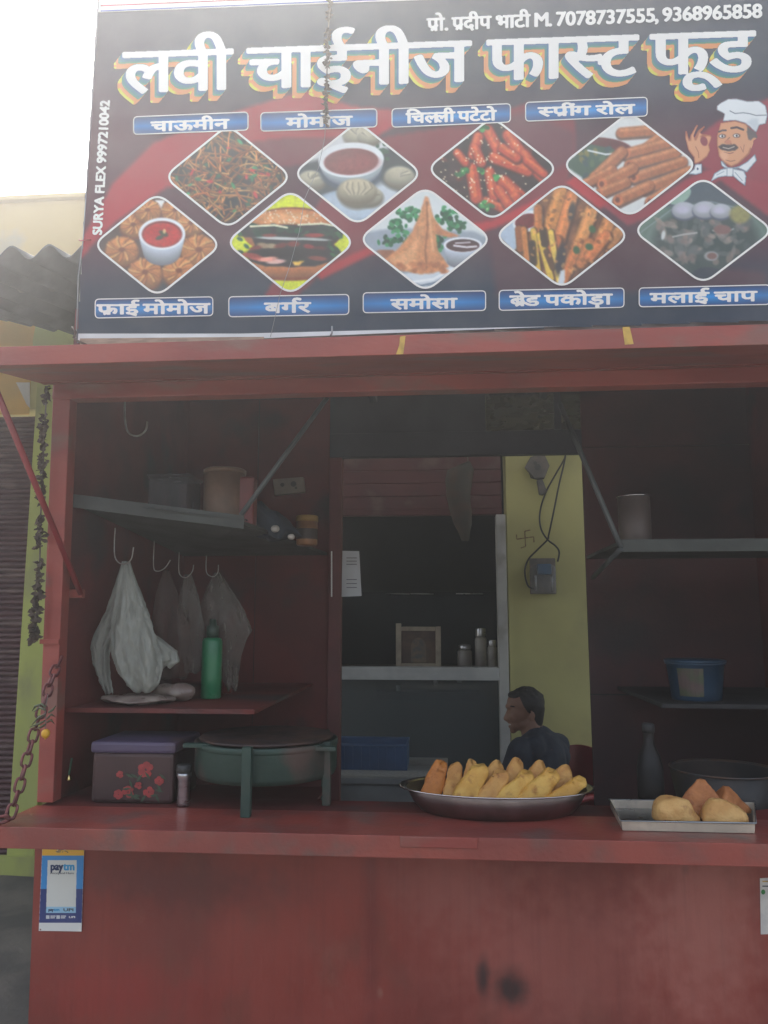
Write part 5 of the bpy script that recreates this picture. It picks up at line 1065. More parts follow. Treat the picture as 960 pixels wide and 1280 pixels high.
def bag(Y, rows, label, m_, seed, depth=.42):
    t = thing('plastic_bag', label, 'bag', P((rows[0][1]+rows[0][2])/2, rows[0][0], Y), 'carrier bags hanging from the shelf hooks')
    R_ = random.Random(seed); n = 110; ph = [R_.uniform(0, 6.3) for _ in range(4)]; rg = []
    ys = np.array([r[0] for r in rows], float); lo = np.array([r[1] for r in rows], float); hi = np.array([r[2] for r in rows], float)
    K = 70
    for i in range(K+1):
        y = ys[0]+(ys[-1]-ys[0])*i/K; a = np.interp(y, ys, lo); b = np.interp(y, ys, hi); t_ = i/K
        A = P(a, y, Y); B = P(b, y, Y); c = (A+B)/2; w_ = (B.x-A.x)/2; dd = w_*depth+.004; r_ = []
        for k in range(n):
            an = 2*pi*k/n; f = 1+(.10*(1-t_*.6))*sin(9*an+ph[0]+2*t_)+.07*sin(15*an+ph[1]-3*t_)+.09*mnoise.noise(Vector((cos(an)*1.6, sin(an)*1.6, t_*4+seed)))*t_
            r_.append(c+Vector((w_*cos(an)*(1+.35*(f-1)), dd*sin(an)*f+.006*sin(5*an+6*t_+ph[2]), .008*sin(4*an+ph[3])*t_)))
        rg.append(r_)
    m = MB().rings(rg); vv = []
    for q in m.v:
        q = Vector(q); a_ = 1-abs(mnoise.noise(q*Vector((34,34,15))+Vector((seed*3.1,0,0))))*2.2; b_ = 1-abs(mnoise.noise(q*Vector((80,80,40))+Vector((0,seed*2.3,0))))*2
        c = P((rows[0][1]+rows[0][2])/2, rows[0][0], Y); k_ = min(1, max(.05, (c.z-q.z)*6)); vv.append(tuple(q+Vector((.004*b_, -.006*a_-.003*b_, .003*b_))*k_))
    m.v = vv
    obj('bag_body', m, m_, t, smooth=True); return t
M_bw = bag_mat('white_carrier_film', (.50,.52,.47), .74); M_bg = bag_mat('grey_carrier_film', (.26,.24,.21), .5); M_bb = bag_mat('smoky_brown_film', (.17,.12,.10), .42)
b1_ = bag(2.62, [(702,154,162),(725,149,169),(755,144,180),(785,139,190),(815,138,199),(840,146,203),(856,160,199),(864,170,188)], 'largest white carrier bag at the left end of the hook row', M_bw, 1)
b2_ = bag(2.66, [(702,153,159),(730,145,159),(765,133,154),(790,120,146),(808,114,138),(830,117,136),(850,124,138),(866,133,141)], '', M_bw, 21, .5)
for o_ in list(b2_.children): o_.name = 'bag_fold'; child(o_, b1_)
bpy.data.objects.remove(b2_)
bag(2.66, [(790,176,188),(800,174,204),(815,176,222),(826,180,223),(834,190,212)], 'small bulging white bag tied beside the largest white carrier bag', M_bw, 8)
bag(2.80, [(712,205,210),(740,196,220),(775,190,232),(800,188,238),(830,192,240),(848,200,234)], 'see through brownish bag second along the hook row', M_bb, 2)
bag(2.88, [(718,231,239),(745,224,248),(780,222,254),(810,226,256),(840,232,254)], 'narrow grey bag behind the green bottle', M_bg, 3)
bag(2.98, [(716,268,275),(735,258,287),(755,252,300),(775,250,309),(790,252,315),(800,258,308),(825,268,300),(850,277,297),(862,284,296)], 'crumpled grey bag at the right end of the hook row', M_bg, 4)
M_hook = mat('bare_wire_hook', (.40,.36,.34), .35, metal=.9, c2=(.3,.25,.22), ns=20)
def hook(pts, Y, label, r=.0022, nm='s_hook'):
    ps = [P(x, y, Y) for x, y in pts]; sm = []
    for i in range(len(ps)-1):
        a = ps[max(0, i-1)]; b = ps[i]; c = ps[i+1]; d = ps[min(len(ps)-1, i+2)]
        for k in range(5): t = k/5; sm.append(.5*((2*b)+(c-a)*t+(2*a-5*b+4*c-d)*t*t+(3*b-a-3*c+d)*t**3))
    sm.append(ps[-1]); tag(obj(nm, MB().tube(sm, r, 8), M_hook, smooth=True), label, 'hook', 'wire hooks under the shelf')
hook([(144,660),(143,690),(147,702),(156,705),(164,699),(167,684)], 2.60, 'wire hook carrying the largest white bag')
hook([(193,676),(192,708),(197,714),(206,710),(213,700)], 2.76, 'wire hook carrying the brownish bag', .002)
hook([(224,690),(224,716),(232,722),(240,715),(242,706)], 2.86, 'wire hook carrying the narrow grey bag', .0018)
hook([(258,694),(258,715),(266,721),(272,716),(273,706)], 2.96, 'wire hook carrying the crumpled grey bag', .0018)
ps = P(156, 484, 2.6); hook([(157,482),(156,520),(160,540),(172,545),(182,538),(184,527)], 2.58, 'large empty hook hanging from the kiosk ceiling at the top left', .0035)

# ---- on the lower left shelf
M_pk = mat('crumpled_clear_wrap', (.34,.28,.24), .3, c2=(.22,.16,.14), ns=14, bump=.9, bs=40, spec=.7)
c0, c1 = P(112, 880, 2.56), P(225, 872, 2.72); pc = P(168, 872, 2.62)
pk = thing('flat_packet', 'flat pale wrapped packet of flatbread lying on the lower left shelf', 'packet', (pc.x, 2.66, zls))
m = MB().ell((pc.x, 2.66, zls+.017), ((c1.x-c0.x)/2, .10, .015), 40); m.v = [tuple(q) for q in noisy(noisy(m.v, .012, 14, 3), .005, 45, 4)]
obj('wrap', m, M_pk, pk, smooth=True)
m = MB().ell((pc.x+.10, 2.74, zls+.035), (.07,.05,.03), 24); m.v = [tuple(q) for q in noisy(m.v, .014, 20, 8)]; obj('twisted_end', m, M_pk, pk, smooth=True)
M_gb = mat('green_bottle_plastic', (.015,.22,.09), .3, c2=(.012,.16,.07), ns=5, spec=.6)
Yb_ = 2.86; c = P(263.5, 868, Yb_); gb = thing('green_bottle', 'green plastic water bottle standing below the hanging bags', 'bottle', (c.x, Yb_, zls)); r = 12.6*S(Yb_)
hb = P(263, 797, Yb_).z-zls; ht = P(263, 774, Yb_).z-zls
obj('body', MB().lathe([(r*.9,0),(r,.006),(r,hb*.45),(r*.97,hb*.5),(r,hb*.55),(r,hb*.93),(r*.86,hb*.99),(r*.45,hb*1.0)], (c.x,Yb_,zls+.0005), 32), M_gb, gb, smooth=True)
obj('cap', MB().lathe([(r*.62,hb*1.001),(r*.62,hb*1.001+(ht-hb)*.6),(r*.4,hb*1.002+(ht-hb)*.65),(r*.3,ht)], (c.x,Yb_,zls+.0005), 24), mat('dark_green_cap', (.02,.05,.035), .4), gb, smooth=True)
rp = thing('red_packet', 'dull red packet standing behind the green bottle', 'packet', P(284, 866, 3.05)); a, b_ = P(277,866,3.05), P(290,800,3.05)
obj('wrap', MB().hexa([(a.x,3.05,zls),(b_.x,3.05,zls),(b_.x,3.09,zls),(a.x,3.09,zls),(a.x+.01,3.06,b_.z),(b_.x-.008,3.06,b_.z),(b_.x-.008,3.08,b_.z),(a.x+.01,3.08,b_.z)]), mat('dull_red_wrap', (.20,.04,.035), .4), rp, bevel=.004)

# ---- on the upper left shelf
M_tan = mat('tan_tin', (.20,.125,.085), .5, c2=(.15,.095,.065), ns=10, bump=.1); zsh_ = a.z
Yq = 2.62; def_z = lambda px: (P(84,629,2.46).z*(305-px)+P(305,656,2.52).z*(px-84))/221+.013
def put(px0, px1, pyt, Y): A = P(px0, 640, Y); B = P(px1, 640, Y); return A.x, B.x, P((px0+px1)/2, pyt, Y).z
x0, x1, zt = put(182, 236, 592, 2.6); z0 = def_z(205)
bx = thing('clear_food_box', 'clear lidded food box at the left of the upper shelf', 'box', ((x0+x1)/2, 2.66, z0))
M_clr = bag_mat('clear_box_plastic', (.08,.08,.09), .5)
obj('box_body', MB().box(x0+.004, x1-.004, 2.6, 2.74, z0, zt-.012), M_clr, bx, bevel=.008); obj('lid', MB().box(x0, x1, 2.596, 2.744, zt-.0118, zt), M_clr, bx, bevel=.004)
x0, x1, zt = put(249, 300, 584, 2.64); z0 = def_z(275); r = (x1-x0)/2; cy_ = 2.62+r
rt = thing('round_tin', 'round tan container with a lid on the upper shelf', 'container', ((x0+x1)/2, cy_, z0))
obj('body', MB().lathe([(r*.95,0),(r,.004),(r,zt-z0-.016)], ((x0+x1)/2, cy_, z0), 36), M_tan, rt, smooth=True)
obj('lid', MB().lathe([(r*1.03,zt-z0-.0158),(r*1.04,zt-z0-.003),(r*.98,zt-z0)], ((x0+x1)/2, cy_, z0), 36), mat('tan_lid', (.23,.15,.10), .4), rt, smooth=True)
x0, x1, zt = put(300, 320, 598, 2.70); z0 = def_z(300)
rb = thing('red_packet', 'small red packet pressed against the round tan container', 'packet', ((x0+x1)/2, 2.70, z0)); obj('wrap', MB().box(x0, x1, 2.66, 2.72, z0, zt), MATS['dull_red_wrap'], rb, bevel=.008)
m = MB(); q = random.Random(5); nn = 40; V = []
A = P(176, 627, 2.47); B = P(306, 637, 2.515)
for i in range(nn+1):
    for j in range(4):
        p_ = A.lerp(B, i/nn); V.append((p_.x+q.uniform(-.002,.002), p_.y-.006+j*.02, def_z(176+130*i/nn)-.004+(.004 if j == 0 else .012*q.random())+.002))
m.add(V, [(i*4+j, i*4+j+1, (i+1)*4+j+1, (i+1)*4+j) for i in range(nn) for j in range(3)])
fo = obj('foil_strip', m, mat('crinkled_foil', (.78,.78,.80), .22, metal=1, c2=(.6,.6,.62), ns=30)); tag(fo, 'crinkled silver foil strip along the front edge of the upper shelf', 'foil')
M_cloth = mat('dark_blue_cloth', (.035,.05,.07), .9, c2=(.025,.035,.05), ns=8, bump=.4)
a = P(338, 652, 2.85); cb = thing('cloth_bundle', 'dark blue cloth bundle slumped at the right end of the upper shelf', 'cloth', a)
m = MB().ell(P(343, 655, 2.85), (.10,.12,.055), 32); m.v = [tuple(q_) for q_ in noisy(noisy(m.v, .05, 8, 2), .015, 25, 6)]; m.v = [(x, y, z+.012-(x-a.x)*.35) for x, y, z in m.v]
obj('cloth_folds', m, M_cloth, cb, smooth=True)
x0, x1, zt = put(371, 397, 645, 3.1); z0 = P(385, 682, 3.1).z; r = (x1-x0)/2
oj = thing('orange_jar', 'orange lidded jar with a dark label behind the cloth bundle', 'jar', ((x0+x1)/2, 3.1, z0))
obj('body', MB().lathe([(r*.9,0),(r,.006),(r,(zt-z0)*.8)], ((x0+x1)/2,3.1,z0), 28), mat('orange_jar_plastic', (.32,.15,.06), .4, c2=(.2,.1,.05), ns=12), oj, smooth=True)
obj('lid', MB().lathe([(r*1.06,(zt-z0)*.805),(r*1.06,(zt-z0)*.98),(r*.95,zt-z0)], ((x0+x1)/2,3.1,z0), 28), mat('yellow_jar_lid', (.42,.26,.07), .4), oj, smooth=True)
obj('jar_label', MB().lathe([(r*1.004,(zt-z0)*.2),(r*1.004,(zt-z0)*.55)], ((x0+x1)/2,3.1,z0), 28, cap=False), mat('dark_label', (.05,.04,.035), .6), oj, smooth=True)
for i, (px, py, r) in enumerate(((344,661,.016),(364,671,.013))):
    tag(obj('onion', MB().ell(P(px, py, 2.72), (r, r, r*.85), 16), mat('pale_bulb', (.5,.47,.42), .5), smooth=True), ('larger' if i == 0 else 'smaller')+' pale bulb lying in front of the dark blue bundle', 'onion')

# ---- wall socket boards and wires
M_sock = mat('aged_switch_plastic', (.34,.31,.25), .5, c2=(.26,.23,.19), ns=12)
def board(q, Y, nm, label, holes):
    t = thing(nm, label, 'socket', P(*q[0], Y)); obj('plate', MB().prism([P(x, y, Y-.03) for x, y in q], (0,.028,0)), M_sock, t, bevel=.003)
    for x, y, r in holes: c = P(x, y, Y-.0305); obj('socket_hole', MB().lathe([(r,0),(r,.002)], (0,0,0), 12), MATS['black_plastic'], t).matrix_local = Matrix.Translation(c-Vector(t.location)) @ Matrix.Rotation(pi/2, 4, 'X')
    return t
board([(341,599),(379,596),(381,615),(343,619)], YK-.008, 'switch_board', 'aged cream switch board on the back wall above the shelf', [(353,606,.010),(367,605,.014),(370,610,.006)])
sb_ = board([(663,571),(680,566),(687,582),(681,597),(668,598),(656,584)], YB-.06, 'socket_board', 'grimy extension socket hanging on the yellow wall', [(672,584,.020),(669,579,.012)])
M_grime = mat('grimy_grey_plastic', (.17,.145,.12), .6, c2=(.11,.10,.09), ns=14); 
for chd in sb_.children: 
    if chd.name.startswith('plate'): chd.data.materials[0] = M_grime
pg = thing('plug', 'grey plug dangling below the grimy extension socket', 'plug', P(677, 608, YB-.06))
obj('plug_body', MB().prism([P(x, y, YB-.07) for x, y in ((671,600),(678,598),(684,614),(679,619),(674,618))], (0,.03,0)), M_grime, pg, bevel=.006)
obj('cord', MB().tube([P(x, y, YB-.07) for x, y in ((662,591),(664,597),(672,599),(680,598))], .005, 8), MATS['black_plastic'], pg, smooth=True)
cb_ = thing('hanging_cable', 'dark twin cable looping down the yellow wall', 'cable', P(704, 570, YB-.1)); YW = YB-.05
def curve(pts, Y):
    ps = [P(x, y, Y) for x, y in pts]; sm = []
    for i in range(len(ps)-1):
        a = ps[max(0, i-1)]; b = ps[i]; c = ps[i+1]; d = ps[min(len(ps)-1, i+2)]
        for k in range(6): t = k/6; sm.append(.5*((2*b)+(c-a)*t+(2*a-5*b+4*c-d)*t*t+(3*b-a-3*c+d)*t**3))
    return sm+[ps[-1]]
obj('cable', MB().tube(curve([(708,555),(706,572),(695,592),(682,616),(675,640),(676,660),(684,674),(694,682),(699,690),(697,702)], YW), .0055, 8), MATS['black_plastic'], cb_, smooth=True)
obj('cable', MB().tube(curve([(708,556),(706,575),(699,605),(692,640),(686,668),(684,675),(672,687),(660,700),(656,715),(660,732),(668,736)], YW-.014), .0055, 8), MATS['black_plastic'], cb_, smooth=True)
hd = thing('wall_holder', 'clear plastic holder with a blue device hanging from the looped cable', 'holder', P(680, 720, YW))
a, b_ = P(665, 742, YB-.14), P(697, 696, YB-.14)
obj('holder_back', MB().box(a.x, b_.x, YB-.04, YB-.03, a.z, b_.z), M_grime, hd, bevel=.01)
obj('clear_cover', MB().box(a.x+.006, b_.x-.01, YB-.14, YB-.041, a.z, b_.z-.05), bag_mat('clear_cover_plastic', (.42,.42,.42), .3), hd, bevel=.02)
q0, q1 = P(672, 718, YB-.1), P(689, 705, YB-.1); obj('blue_device', MB().box(q0.x, q1.x, YB-.11, YB-.06, q0.z, q1.z), mat('blue_device_plastic', (.06,.15,.27), .4), hd, bevel=.006)
for px in (670, 690): a = P(px, 738, YB-.12); obj('steel_clip', MB().tube([a, a+Vector((0,0,.09))], .006, 8), M_steel, hd, smooth=True)
# small hand drawn auspicious Hindu mark on the wall
M_mark = mat('faded_red_powder', (.17,.09,.05), .9, c2=(.28,.22,.10), ns=60)
mk = MB(); YM = YB-.0035
def stroke(m, a, b, w_=1.5):
    a = np.array(a, float); b = np.array(b, float); d = (b-a)/np.hypot(*(b-a)); n_ = np.array([-d[1], d[0]])*w_/2
    m.prism([P(*(a+n_), YM), P(*(b+n_), YM), P(*(b-n_), YM), P(*(a-n_), YM)], (0,.001,0))
for a, b_ in (((656,664),(657,683)),((646,674),(667,671)),((656,664),(663,662.5)),((667,671),(667.5,678)),((657,683),(651,685)),((646,674),(645.5,668))): stroke(mk, a, b_)
tag(obj('wall_mark', mk, M_mark), 'small faded hand drawn Hindu auspicious mark on the yellow wall', 'wall marking')

# papers
M_paper = mat('white_paper', (.60,.63,.66), .7, c2=(.52,.55,.58), ns=6)
q = [(428,688.5),(449,689),(452,745),(427,746)]; Yp_ = YK-.035
m = MB(); V = []
for i in range(9):
    for j in range(5):
        u, v = j/4, i/8; x = (q[0][0]*(1-u)+q[1][0]*u)*(1-v)+(q[3][0]*(1-u)+q[2][0]*u)*v; y = (q[0][1]*(1-u)+q[1][1]*u)*(1-v)+(q[3][1]*(1-u)+q[2][1]*u)*v; V.append(P(x, y, Yp_-.02*sin(pi*u)*v))
m.add(V, [(i*5+j, i*5+j+1, i*5+j+6, i*5+j+5) for i in range(8) for j in range(4)]); 
pap = obj('paper_sheet', m, M_paper, smooth=True); tag(pap, 'white paper slip pinned to the inner red upright', 'paper')
pm = MB()
for y in (697,701,705,724,729,734): stroke_y = y; pm.prism([P(433, y, Yp_-.024), P(446, y, Yp_-.024), P(446, y+.8, Yp_-.024), P(433, y+.8, Yp_-.024)], (0,-.0003,0))
obj('small_writing', pm, M_ink, pap)
st2 = obj('white_strip', MB().tube([P(414.5,689,YK-.04), P(414.5,746,YK-.04)], .0035, 8), M_letter); tag(st2, 'thin white plastic strip fixed to the red upright beside the paper slip', 'strip')  # plain white strip, gives no light
# hanging dusty packet in the doorway
M_dust = bag_mat('dusty_olive_wrap', (.13,.10,.07), .8)
hp = thing('hanging_bundle', 'dusty brown bundle hanging in front of the red shutter', 'bundle', P(574, 580, 4.5))
rg = []; Yh = 4.4
for y, a, b_ in ((577,583,588),(588,560,592),(600,557,590),(620,559,588),(640,563,590),(655,567,589),(664,573,588),(676,577,586)):
    A = P(a, y, Yh); B = P(b_, y, Yh); c = (A+B)/2; w_ = (B.x-A.x)/2; rg.append([c+Vector((w_*cos(t)*(1+.08*sin(5*t+y)), w_*.6*sin(t), 0)) for t in np.linspace(0, 2*pi, 25)[:-1]])
obj('bundle_wrap', MB().rings(rg), mat('dusty_olive_cloth', (.11,.075,.055), .9, c2=(.08,.075,.06), ns=7, bump=.3), hp, smooth=True)
obj('cord', MB().tube([P(585, 578, Yh), P(583, 545, Yh)], .004, 6), M_rope, hp)

# ---- table with blue crate behind the kiosk
M_tbl = mat('grey_table_top', (.24,.25,.25), .5, c2=(.17,.18,.18), ns=4, dirt=(.12,.11,.10), dirt_s=5)
zt = P(500, 961, 4.15).z; ta = P(400, 961, 4.0); tb = P(560, 961, 4.0)
tb_ = thing('side_table', 'grey table behind the kiosk carrying a blue crate', 'table', ((ta.x+tb.x)/2, 4.2, 0))
obj('table_top', MB().box(ta.x, tb.x, 3.9, 4.5, zt-.03, zt), M_tbl, tb_, bevel=.004)
obj('apron', MB().box(ta.x+.03, tb.x-.03, 3.93, 3.945, zt-.13, zt-.031), M_tbl, tb_)
for X in (ta.x+.03, tb.x-.07):
    for y_ in (3.95, 4.43): obj('leg', MB().box(X, X+.04, y_, y_+.04, 0, zt-.031), M_tbl, tb_)
M_blue = mat('blue_crate_plastic', (.035,.09,.20), .5, c2=(.03,.07,.15), ns=6)
a, b_ = P(426, 956, 4.12), P(509, 931, 4.12); bc = thing('blue_crate', 'blue plastic crate on the grey table behind the mullion', 'crate', ((a.x+b_.x)/2, 4.2, zt)); h = b_.z-zt
m = MB(); x0, x1, y0, y1 = a.x-.05, b_.x, 4.1, 4.34
m.box(x0, x1, y0, y0+.006, zt+.001, zt+h).box(x0, x1, y1-.006, y1, zt+.001, zt+h).box(x0, x0+.006, y0+.0065, y1-.0065, zt+.001, zt+h).box(x1-.006, x1, y0+.0065, y1-.0065, zt+.001, zt+h).box(x0+.007, x1-.007, y0+.007, y1-.007, zt+.001, zt+.006)
obj('crate_body', m, M_blue, bc)
obj('crate_rim', MB().tube([(x0,y0,zt+h),(x1,y0,zt+h),(x1,y1,zt+h),(x0,y1,zt+h)], .008, 8, True), M_blue, bc, smooth=True)
for i in range(9): X = x0+(x1-x0)*(i+.5)/9; obj('crate_rib', MB().box(X-.006, X+.006, y0-.006, y0-.0005, zt+.01, zt+h-.01), M_blue, bc)
pp_ = obj('paper_sheet', MB().prism([Vector((ta.x+.06,3.93,zt+.001)),Vector((tb.x-.06,3.93,zt+.001)),Vector((tb.x-.10,4.08,zt+.001)),Vector((ta.x+.02,4.08,zt+.001))], (0,0,.002)), mat('newsprint', (.36,.36,.34), .8, c2=(.28,.28,.27), ns=60)); tag(pp_, 'sheet of newsprint lying on the grey table before the blue crate', 'paper')

# ---- right side
M_brs = mat('dull_brown_pot', (.12,.095,.085), .5, metal=.2, c2=(.14,.11,.10), ns=6, bump=.15)
Yr = 2.78; a, b_ = P(774, 673, Yr), P(812, 624, Yr); r = (b_.x-a.x)/2; cx = (a.x+b_.x)/2
pt = thing('cooking_pot', 'round brown metal pot on the right hand shelf', 'pot', (cx, Yr, r0.z)); h = b_.z-r0.z+.01
obj('pot_body', MB().lathe([(r*.9,0),(r,.01),(r,h*.97),(r*.96,h*.97),(r*.95,.02)], (cx,Yr,r0.z+.0005), 40), M_brs, pt, smooth=True)
obj('pot_rim', MB().lathe([(r*.98,h*.97),(r*1.05,h*.98),(r*1.05,h),(r*.98,h)], (cx,Yr,r0.z+.0005), 40, cap=False), MATS['polished_steel_rim'], pt, smooth=True)
M_tub = mat('blue_tub_plastic', (.018,.055,.105), .4, c2=(.014,.042,.08), ns=6, spec=.6)
Yr = 3.02; a, b_ = P(834, 874, Yr), P(905, 824, Yr); r = (b_.x-a.x)/2; cx = (a.x+b_.x)/2; h = b_.z-zrm
tbq = thing('blue_tub', 'blue plastic tub with a label standing on the right lower shelf', 'tub', (cx, Yr, zrm))
obj('tub_body', MB().lathe([(r*.80,0),(r*.82,.006),(r*.95,h*.86),(r*1.0,h*.88),(r*1.0,h*.92)], (cx,Yr,zrm+.0005), 40), M_tub, tbq, smooth=True)
obj('tub_lid', MB().lathe([(r*1.02,h*.921),(r*1.03,h*.98),(r*.95,h),(r*.5,h*1.01)], (cx,Yr,zrm+.0005), 40), M_tub, tbq, smooth=True)
lb = MB(); V = []
for i in range(7):
    t = radians(215+i*9)
    for z_, rr in ((h*.12, r*.845), (h*.8, r*.945)): V.append((cx+rr*1.004*cos(t), Yr+rr*1.004*sin(t), zrm+z_))
lb.add(V, [(2*i, 2*i+2, 2*i+3, 2*i+1) for i in range(6)]); obj('tub_label', lb, mat('faded_pink_label', (.11,.075,.07), .6, c2=(.065,.085,.045), ns=14), tbq)
# dark glass bottle pair and pan on the inner ledge
ZL = .861; M_dg = mat('brown_black_glass', (.02,.02,.022), .4, c2=(.03,.025,.022), ns=4, spec=.2, rvar=.05)
for i, (px, pw, pyt, lab) in enumerate(((812,15,904,'tall dark sauce bottle left of the black pan on the kiosk ledge'),)):
    Y_ = 2.62+.08*i; c = P(px, 950, Y_); r = pw*S(Y_); t = thing('sauce_bottle', lab, 'bottle', (c.x, Y_, ZL)); h = P(px, pyt, Y_).z-ZL
    obj('body', MB().lathe([(r*.9,0),(r,.008),(r,h*.62),(r*.8,h*.72),(r*.42,h*.82),(r*.40,h*.92)], (c.x,Y_,ZL), 28), M_dg, t, smooth=True)
    obj('cap', MB().lathe([(r*.48,h*.921),(r*.48,h*.99),(r*.4,h)], (c.x,Y_,ZL), 20), M_darkin, t, smooth=True)
Y_ = 2.66; c = P(905, 975, Y_); t = thing('frying_pan', 'wide black frying pan with a worn rim behind the samosa tray', 'pan', (c.x, Y_, ZL)); r = .165; zr = P(900, 973, 2.52).z
obj('pan_body', MB().lathe([(r*.45,ZL+.001),(r*.8,ZL+.03),(r,zr),(r*.97,zr),(r*.77,ZL+.04),(r*.2,ZL+.012)], (c.x,Y_,0), 48), mat('black_iron_pan', (.025,.024,.025), .5, metal=.2, c2=(.05,.04,.035), ns=6), t, smooth=True)
obj('pan_rim', MB().lathe([(r*.985,zr),(r*1.02,zr+.003),(r*1.02,zr+.007),(r*.985,zr+.006)], (c.x,Y_,0), 48, cap=False), M_iron, t, smooth=True)
# red carton under the pan hidden behind the tray edge
# ---- red plastic chair
M_chair = mat('red_chair_plastic', (.30,.022,.03), .4, c2=(.24,.018,.026), ns=4, spec=.5)
chx = P(712, 960, 4.42).x; chr_ = thing('plastic_chair', 'red plastic chair the man in the dark shirt sits on', 'chair', (chx, 4.38, 0))
obj('seat', MB().box(chx-.33, chx+.07, 4.16, 4.60, .40, .425), M_chair, chr_, bevel=.012)
bk = []; 
for u in np.linspace(0, 1, 17):
    y_ = 4.15+.46*u; zt_ = P(718, 938, 4.4).z-.10*(abs(2*u-1)**2.4); bk.append((chx+.075+.03*sin(pi*u), y_, zt_))
V = [(x-.0, y, .42) for x, y, z in bk]+[(x+.05, y, z) for x, y, z in bk]+[(x+.015, y, .42) for x, y, z in bk]+[(x+.065, y, z) for x, y, z in bk]; n = 17
F = [(i, i+1, n+i+1, n+i) for i in range(n-1)]+[(2*n+i, 3*n+i, 3*n+i+1, 2*n+i+1) for i in range(n-1)]+[(n+i, n+i+1, 3*n+i+1, 3*n+i) for i in range(n-1)]+[(0, n, 3*n, 2*n), (n-1, 3*n-1, 4*n-1, 2*n-1)]
obj('backrest', MB().add(V, F), M_chair, chr_, smooth=False)
for X in (-.31, .04):
    for y_ in (4.18, 4.55): obj('leg', MB().hexa([(chx+X-.01,y_-.01,0),(chx+X+.03,y_-.01,0),(chx+X+.03,y_+.03,0),(chx+X-.01,y_+.03,0),(chx+X,y_,.40),(chx+X+.03,y_,.40),(chx+X+.03,y_+.03,.40),(chx+X,y_+.03,.40)]), M_chair, chr_, bevel=.004)
for y_ in (4.15, 4.60): obj('armrest', MB().tube([(chx+.10,y_,.62),(chx-.05,y_,.63),(chx-.22,y_,.62),(chx-.28,y_,.55),(chx-.30,y_,.42)], .016, 8), M_chair, chr_, smooth=True)

chr_.location = (chx-.16, 4.40, 0)
for o_ in chr_.children: o_.matrix_parent_inverse = Matrix.Translation((-(chx-.16), -4.40, 0))
chr_.rotation_euler = (0, 0, radians(38))

# ---- the man
YM_ = 4.36
def cap(m, a, b, ra, rb, n=14):
    a = Vector(a); b = Vector(b); ax = (b-a); L = ax.length; ax.normalize(); pts = []; rs = []
    for k in range(4): t = pi/2*k/4; pts.append(a-ax*ra*cos(t)); rs.append(max(.001, ra*sin(t)))
    for k in range(6): t = k/5; pts.append(a.lerp(b, t)); rs.append(ra+(rb-ra)*t)
    for k in range(1, 5): t = pi/2*k/4; pts.append(b+ax*rb*sin(t)); rs.append(max(.001, rb*cos(t)))
    m.tube(pts, rs, n)
def fuse(name, m, mt, par, vox=.007, it=3, fac=.6):
    o = obj('tmp', m, mt, None, fix=True); r = o.modifiers.new('r', 'REMESH'); r.mode = 'VOXEL'; r.voxel_size = vox; r.use_smooth_shade = True
    s = o.modifiers.new('s', 'SMOOTH'); s.factor = fac; s.iterations = it; bpy.context.view_layer.update()
    me = bpy.data.meshes.new_from_object(o.evaluated_get(bpy.context.evaluated_depsgraph_get())); me.name = name; bpy.data.objects.remove(o)
    for p_ in me.polygons: p_.use_smooth = True
    return obj(name, me, mt, par)
H = lambda px, py, dy=0: P(px, py, YM_+dy)
man = thing('person', 'smiling man in a dark blue shirt sitting side on behind the fritter tray', 'person', (H(675,900).x, YM_, 0))
M_skin = mat('brown_skin', (.29,.15,.10), .45, c2=(.24,.12,.08), ns=12, bump=.1, bs=120)
M_hair = mat('black_hair', (.012,.011,.012), .6, c2=(.02,.018,.018), ns=60, bump=.6, bs=180)
M_shirt = mat('dark_blue_shirt', (.035,.045,.066), .85, c2=(.022,.028,.044), ns=16, bump=.6, bs=16, dirt=(.11,.05,.065), dirt_s=24, dirt_lo=.62, dirt_hi=.8)
M_trou = mat('grey_trousers', (.06,.06,.065), .9, c2=(.045,.045,.05), ns=9)
sc = S(YM_)
B = MB(); hc = H(657,884); 
B.ell(H(656,879), (21.5*sc,.076,17*sc), 28)            # cranium
B.ell(H(650,889), (15.5*sc,.066,19*sc), 24)            # face mass
B.ell(H(645.5,905), (8.5*sc,.045,8*sc), 20)            # chin
B.ell(H(654,903), (12*sc,.058,9*sc), 20)               # jaw
B.ell(H(643,896,-.032), (7*sc,.022,7*sc), 14)          # near cheek
B.ell(H(643,896,.032), (7*sc,.022,7*sc), 14)
B.ell(H(636.5,883), (5*sc,.048,3*sc), 14)              # brow
cap(B, H(637,886), H(632.6,898), .010, .0155)          # nose
B.ell(H(635.5,899.5,-.012), (2.6*sc,.010,2.2*sc), 10); B.ell(H(635.5,899.5,.012), (2.6*sc,.010,2.2*sc), 10)
B.ell(H(637.6,903), (3.2*sc,.022,1.5*sc), 12); B.ell(H(638.4,908.2), (3.2*sc,.020,1.7*sc), 12)     # lips
B.ell(H(641.5,913), (4.2*sc,.022,3.8*sc), 14)
B.ell(H(665,896,-.078), (3.8*sc,.010,6.5*sc), 14, Matrix.Rotation(.2, 3, 'Y')); B.ell(H(665,896,.078), (3.8*sc,.010,6.5*sc), 14, Matrix.Rotation(.2, 3, 'Y'))
cap(B, H(662,898), H(668,925), .058, .066)             # neck
sh_l, sh_r = H(652,939,-.17), H(696,933,.17)
cap(B, H(672,935,-.10), H(676,930,.12), .075, .075); cap(B, H(674,945,-.06), H(680,1010,-.04), .13, .13); cap(B, H(674,945,.06), H(680,1010,.04), .13, .13)
pel = Vector((H(682,1000).x, YM_, .52)); cap(B, H(680,1000), pel, .14, .15)
el_l = Vector((sh_l.x-.13, sh_l.y-.03, sh_l.z-.30)); wr_l = Vector((el_l.x-.22, el_l.y+.05, el_l.z+.02-.02))
